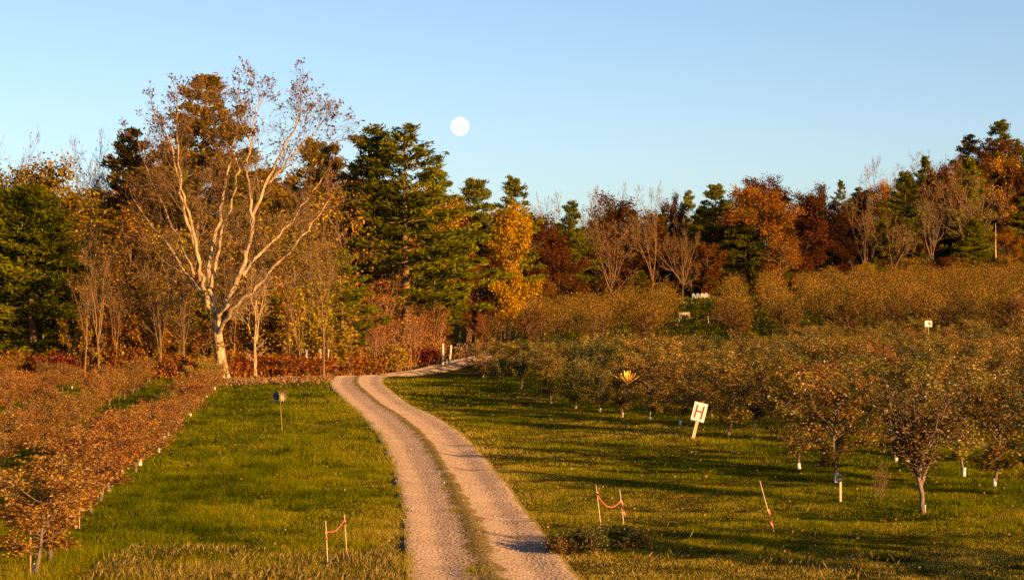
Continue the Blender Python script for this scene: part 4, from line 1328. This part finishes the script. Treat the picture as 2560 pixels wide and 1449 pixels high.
# ----------------------------------------------------------------- small plants
for px, py, H, W, lm, lb in [
    (1248, 948, 1.6, 1.1, 'apple_dark', 'dark green bushy shrub on the lawn right of the lane end'),
    (1470, 1385, .62, 1.0, 'apple_dark', 'low dark weed clump at the edge of the lane'),
    (1520, 1375, .55, .9, 'apple_dark', 'leafy weed clump at the foot of the pair of stakes on the right'),
    (1420, 1388, .40, .7, 'apple_green', 'small weed tuft at the right rim of the lane'),
    (1590, 1368, .38, .8, 'apple_green', 'small leafy tuft right of the pair of stakes'),
]:
    plant('bush', 'shrub' if H > 1 else 'weed_clump', lb, 'plant', gp(px, py), H, W, lm, crown='foliage')
for px, py, H, lb in [(2195, 1248, 1.1, 'spindly wired sapling between the tag post and the upright apple tree'),
                      (2490, 1170, .9, 'spindly sapling in the grass near the right edge')]:
    plant('thicket', 'sapling', lb, 'sapling', gp(px, py), H, .6, 'apple_bronze', 'bark_grey')


# ----------------------------------------------------------------- signs, stakes, spinners
def rod(name, p0, p1, r0, mat, parent, k=8, r1=None):
    tb = Tubes(); tb.add([p0, (np.array(p0) + np.array(p1)) / 2, p1], [r0, r0, r1 or r0], k, cap=True)
    return part(name, tb.mesh(name, M[mat], smooth=k > 5), parent)


# letter sign
p = gp(1732, 1098)
d = p[1]; s = d / F
t = thing('letter_sign', 'white board with a dark red letter H on a tilted wooden post', 'sign', p)
tilt = .245
sg = bpy.data.objects.new('sign_pivot', None)
bpy.data.objects.remove(sg)
post = part('post', boxes('post', [(0, .02, 45 * s, 8 * s, .03, 100 * s)], M['wood_pale']), t, rot=(0, tilt, 0))
bd = boxes('board', [(0, 0, 0, 34 * s, .018, 47 * s)], M['white'])
R_ = 71 * s
bo = part('board', bd, t, loc=(R_ * math.sin(tilt) - 1 * s, -.012, R_ * math.cos(tilt)), rot=(0, tilt, 0))
hs = [(-8.5 * s, -.012, 0, 4.2 * s, .008, 33 * s, .03), (8.0 * s, -.012, -.5 * s, 4.2 * s, .008, 33 * s, .03), (0, -.0125, 1 * s, 16 * s, .008, 4.0 * s, .12)]
part('letter', boxes('letter', hs, M['red']), bo)


def hang_tape(parent, top, L, w=.03, sway=.05):
    pts = []
    for k in range(7):
        f = k / 6
        pts.append((top[0] + sway * f + .012 * math.sin(f * 9), top[1] - .02, top[2] - L * f))
    V, Q = [], []
    for k, q in enumerate(pts):
        a = .8 * k
        V += [(q[0] - w / 2 * math.cos(a) - .004, q[1] - w / 2 * math.sin(a), q[2]), (q[0] + w / 2 * math.cos(a) + .004, q[1] + w / 2 * math.sin(a), q[2])]
    for k in range(6): Q.append((2 * k, 2 * k + 1, 2 * k + 3, 2 * k + 2))
    return part('tape_tail', mesh_np('tape_tail', np.array(V), np.array(Q), M['tape']), parent)


def stake(base, top_px, label, group=None, r=.012):
    p = gp(*base)
    s = p[1] / F
    t = thing('marker_stake', label, 'stake', p, group=group)
    tip = ((top_px[0] - base[0]) * s, 0, (base[1] - top_px[1]) * s)
    rod('pole', (-tip[0] * .1, 0, -tip[2] * .1), tip, r, 'wood_pale', t, 6)
    return t, p, s


def wtop(p, s, base, q):
    return np.array([p[0] + (q[0] - base[0]) * s, p[1], p[2] + (base[1] - q[1]) * s])


def rope(a, b, sag, label):
    t = thing('tape', label, 'tape', a)
    b = b - a
    f = np.linspace(0, 1, 12)
    c = f[:, None] * b[None]
    c[:, 2] -= sag * 4 * f * (1 - f)
    tb = Tubes(); tb.add(c, np.full(12, .014), 5)
    o = part('ribbon', tb.mesh('ribbon', M['tape']), t)
    return t


GS = 'thin wooden marker stakes beside the lane'
t1, p1, s1 = stake((820, 1425), (814, 1303), 'left stake of the taped pair on the left lawn', GS)
hang_tape(t1, (0 + -.04, 0, 95 * s1), 20 * s1, .03, .02)
t2, p2, s2 = stake((867, 1392), (861, 1288), 'right stake of the taped pair on the left lawn', GS)
hang_tape(t2, (-.04, 0, 90 * s2), 16 * s2, .03, .03)
rope(wtop(p1, s1, (820, 1425), (816, 1329)), wtop(p2, s2, (867, 1392), (862, 1300)), .10, 'orange tape strung between the two stakes on the left lawn')
t1, p1, s1 = stake((1505, 1340), (1490, 1214), 'left leaning stake of the taped pair right of the lane', GS)
hang_tape(t1, (-.11, 0, 110 * s1), 14 * s1, .035, .03)
t2, p2, s2 = stake((1562, 1333), (1549, 1223), 'right stake of the taped pair right of the lane', GS)
hang_tape(t2, (-.08, 0, 82 * s2), 42 * s2, .04, .09)
rope(wtop(p1, s1, (1505, 1340), (1494, 1238)), wtop(p2, s2, (1562, 1333), (1551, 1252)), .20, 'sagging red tape strung between the two stakes right of the lane')
t1, p1, s1 = stake((1934, 1329), (1899, 1202), 'single leaning stake with a long orange tape tail on the right lawn', GS)
hang_tape(t1, (-.125, 0, 55 * s1), 52 * s1, .045, .12)
for px, py, h, lr in [(1117, 923, 25, 'left'), (1135, 921, 28, 'right')]:
    stake((px, py), (px, py - h), '%s thin stake at the far end of the lane' % lr, 'thin stakes at the far end of the lane', .02)

# black tag on a post
p = gp(2101, 1253); s = p[1] / F
t = thing('tag_post', 'pale wooden post with a small black box in front of an apple tree', 'marker post', p)
part('post', boxes('post', [(0, 0, 32 * s, 6 * s, 6 * s, 72 * s)], M['wood_pale']), t)
part('box', boxes('box', [(-4 * s, -5 * s, 58 * s, 14 * s, 4 * s, 16 * s)], M['black']), t)
part('lid', boxes('lid', [(-4 * s, -5 * s, 67 * s, 16 * s, 6 * s, 2 * s)], M['black']), t)


# lotus spinner
def petal_mesh(L, W, curl, mat):
    n = 7
    f = np.linspace(0, 1, n)
    w = W * np.sin(np.pi * np.clip(f * .92 + .08, 0, 1)) ** .8
    V, Q = [], []
    for k in range(n):
        r_, z = L * f[k] * (1 - .15 * f[k]), curl * f[k] ** 2
        V += [(r_, -w[k] / 2, z + .03 * L), (r_, 0, z), (r_, w[k] / 2, z + .03 * L)]
    for k in range(n - 1):
        for j in (0, 1):
            Q.append((3 * k + j, 3 * k + 3 + j, 3 * k + 4 + j, 3 * k + 1 + j))
    return mesh_np('petal', np.array(V), np.array(Q), mat, smooth=True)


def lotus(p, hpole, D, label):
    t = thing('lotus_spinner', label, 'garden spinner', p, rz=.3, group='golden lotus spinners')
    rod('pole', (0, 0, -.2), (0, 0, hpole), .014, 'dark_metal', t)
    for sx in (-1, 1):
        rod('prong', (0, 0, .12), (sx * .10, 0, 0.0), .010, 'dark_metal', t, 5)
    a = petal_mesh(D * .54, D * .085, D * .12, M['gold_metal']); b = petal_mesh(D * .58, D * .10, D * .12, M['orange_metal'])
    for ring, (me, nn, el) in enumerate([(b, 8, .30), (a, 8, .62), (a, 5, 1.05)]):
        for k in range(nn):
            part('petal', me, t, loc=(0, 0, hpole), rot=(0, -el, k * 6.283 / nn + ring * .35), mat=M['orange_metal'] if (ring == 0 and k % 2 == 0) or (ring == 1 and k % 3 == 0) else M['gold_metal'])
    cup = Tubes(); cup.add([(0, 0, hpole - .05), (0, 0, hpole - .02), (0, 0, hpole + .04)], [.02, .06, .05], 10, cap=True)
    part('hub', cup.mesh('hub', M['bronze']), t)
    return t


p = gp(1567, 1078); s = p[1] / F
lotus(p, 118 * s, 74 * s, 'tall golden and orange lotus flower spinner on a dark pole by the near orchard')
for px, py, d, lr in [(2082, 762, 262, 'left'), (2150, 757, 262, 'right')]:
    q = at(px, d)
    lotus(q, zrow(py, d) - q[2] - .3, .9, '%s one of two small golden lotus spinners glinting among the far apple trees' % lr)

# double rotor wind spinner
p = gp(706, 1078); s = p[1] / F
t = thing('wind_spinner', 'dark double-rotor wind spinner on a thin pole on the left lawn', 'garden spinner', p)
rod('pole', (0, 0, -.2), (-6 * s, 0, 82 * s), .016, 'bronze', t)


def blade_mesh(L, w, mat):
    V = [(.05, -w * .3, 0), (L * .6, -w * .5, .02), (L, -w * .25, .05), (L, w * .25, .07), (L * .6, w * .5, .06), (.05, w * .3, .02)]
    V2 = [(a, b, c + .008) for a, b, c in V]
    Q = [(0, 1, 4, 5), (1, 2, 3, 4), (11, 10, 7, 6), (10, 9, 8, 7)]
    return mesh_np('blade', np.array(V + V2), np.array(Q), mat)


for which, (cx, cz, L, mat, tl) in enumerate([(-12 * s, 82 * s, 20 * s, 'dark_metal', -.95), (-3 * s, 93 * s, 19 * s, 'bronze', .9)]):
    hub = Tubes(); hub.add([(0, 0, -.04), (0, 0, 0), (0, 0, .05)], [.05, .06, .03], 10, cap=True)
    from mathutils import Euler
    ro = part('rotor', hub.mesh('rotor_hub', M[mat]), t, loc=(cx, -.15 if which == 0 else .15, cz), rot=(math.pi / 2, 0, tl))
    bl = blade_mesh(L, L * .17, M[mat])
    for k in range(14):
        part('blade', bl, ro, rot=(.45 * 0, 0, k * 6.283 / 14))

# small letter board deep in the orchard
p = at(2321, 168); s = p[1] / F
t = thing('letter_board', 'small white board with a dark red mark among the bronze apple trees', 'sign', p)
zb = zrow(809, 168) - p[2]
part('post', boxes('post', [(0, .03, zb / 2, .06, .04, zb + .2)], M['wood']), t)
bo = part('board', boxes('board', [(0, 0, zb, 18 * s, .02, 15 * s)], M['white']), t, rot=(0, 0, 0))
part('mark', boxes('mark', [(2 * s, -.013, zb + 1.5 * s, 4 * s, .008, 8 * s), (4 * s, -.0135, zb - 1 * s, 8 * s, .008, 3.5 * s)], M['red']), t)


# white garden chairs at the head of the alley
def garden_chair(p, rz, label):
    t = thing('garden_chair', label, 'chair', p, rz, 'white slatted chairs at the head of the alley')
    for k in range(5):
        u = (k - 2) * .115
        h = .72 - .05 * abs(k - 2) ** 1.5
        part('back_slat', boxes('back_slat', [(u, .30, .30 + h / 2, .10, .022, h)], M['plastic_white']), t, rot=(-.28, 0, 0))
    part('seat', boxes('seat', [(0, -.02, .33, .54, .52, .03)], M['plastic_white']), t, rot=(.12, 0, 0))
    for sx in (-1, 1):
        part('armrest', boxes('armrest', [(sx * .33, -.02, .58, .13, .68, .025)], M['plastic_white']), t)
        part('leg', boxes('leg', [(sx * .31, -.30, .28, .04, .10, .58)], M['plastic_white']), t)
        part('leg', boxes('leg', [(sx * .29, .22, .16, .035, .10, .34)], M['plastic_white']), t)
    return t


for px, lb in [(1737, 'sunlit white slatted chair, first from the left in the row of four'), (1748, 'sunlit white slatted chair, second in the row of four'),
               (1758, 'shaded white slatted chair, third in the row of four'), (1767, 'shaded white slatted chair at the right end of the row of four')]:
    q = at(px, 336)
    garden_chair(q, 2.7 + random.uniform(-.2, .2), lb)

# bench and little markers in the alley
p = gp(1713, 797); s = p[1] / F
t = thing('bench', 'wooden plank bench at the left side of the grassy alley', 'bench', p, rz=.1)
for k in range(3): part('plank', boxes('plank', [(0, -.10 + .14 * k, .45, 1.3, .12, .04)], M['wood_pale']), t)
for k in range(2): part('back_board', boxes('back_board', [(0, .28, .62 + .17 * k, 1.3, .03, .14)], M['wood_pale']), t)
for sx in (-1, 1):
    part('leg', boxes('leg', [(sx * .55, -.08, .21, .07, .07, .43)], M['wood_pale']), t)
    part('leg', boxes('leg', [(sx * .55, .25, .40, .07, .05, .86)], M['wood_pale']), t)
for px, py, h, lb in [(1698, 805, 22, 'pale marker post in front of the plank bench'), (1711, 774, 18, 'taller pale marker post behind the plank bench'),
                      (1729, 757, 9, 'small pale marker post below the white chairs'), (1771, 810, 18, 'pale marker post with a bent top on the right of the alley')]:
    q = gp(px, py); s = q[1] / F
    t = thing('marker_post', lb, 'marker post', q)
    part('post', boxes('post', [(0, 0, h * s / 2 - .1, .09, .07, h * s + .2)], M['wood_pale']), t)
    part('cap', boxes('cap', [(-.04, 0, h * s + .05, .24, .06, .14)], M['wood_pale']), t)

# pale posts at the wood edge
for px, d, top, bot, r_, lb in [(770, 137, 873, 930, .09, 'short thick pale post at the wood edge left of the lane bend'),
                                (799, 138, 872, 948, .085, 'pale post with crooked foot at the lane bend'),
                                (817, 139, 872, 940, .06, 'thin pale post beside the crooked one at the lane bend'),
                                (901, 150, 875, 915, .06, 'small white post in the brush behind the lane'),
                                (1107, 163, 858, 916, .11, 'left one of two pale gateposts at the far end of the lane'),
                                (1123, 165, 862, 914, .10, 'right one of two pale gateposts at the far end of the lane')]:
    q = at(px, d)
    H = zrow(top, d) - q[2]
    t = thing('wooden_post', lb, 'post', q)
    tb = Tubes(); tb.add(path((0, 0, -.3), (.02, 0, 1), H + .3, 5, .03, .02, rng), [r_] * 6, 8, cap=True)
    part('shaft', tb.mesh('post_shaft', M['post_white']), t)

# ----------------------------------------------------------------- moon
DM = 6000.0
m, nt, N, L, out = new_mat('moon_glow')
tc = N.new("ShaderNodeTexCoord"); nz = N.new("ShaderNodeTexNoise"); nz.inputs['Scale'].default_value = 1.6; nz.inputs['Detail'].default_value = 4
mp = N.new("ShaderNodeMapping"); mp.inputs['Scale'].default_value = (.04, .04, .04)
L.new(tc.outputs['Object'], mp.inputs[0]); L.new(mp.outputs[0], nz.inputs[0])
r = ramp(N, [(.38, (.90, .91, .92)), (.60, (1.0, .99, .97))]); L.new(nz.outputs[0], r.inputs[0])
e = N.new("ShaderNodeEmission"); L.new(r.outputs[0], e.inputs[0]); e.inputs[1].default_value = 0.34
L.new(e.outputs[0], out.inputs[0])
import bmesh
bm = bmesh.new(); bmesh.ops.create_uvsphere(bm, u_segments=48, v_segments=32, radius=24.2 * DM / F)
me = bpy.data.meshes.new('moon'); bm.to_mesh(me); bm.free(); me.materials.append(m)
for p_ in me.polygons: p_.use_smooth = True
moon = part('moon', me, loc=((1150 - 1280) * DM / F, DM, EYE + (HOR - 316) * DM / F))
tag(moon, 'pale full moon hanging in the clear sky above the wood', 'moon')
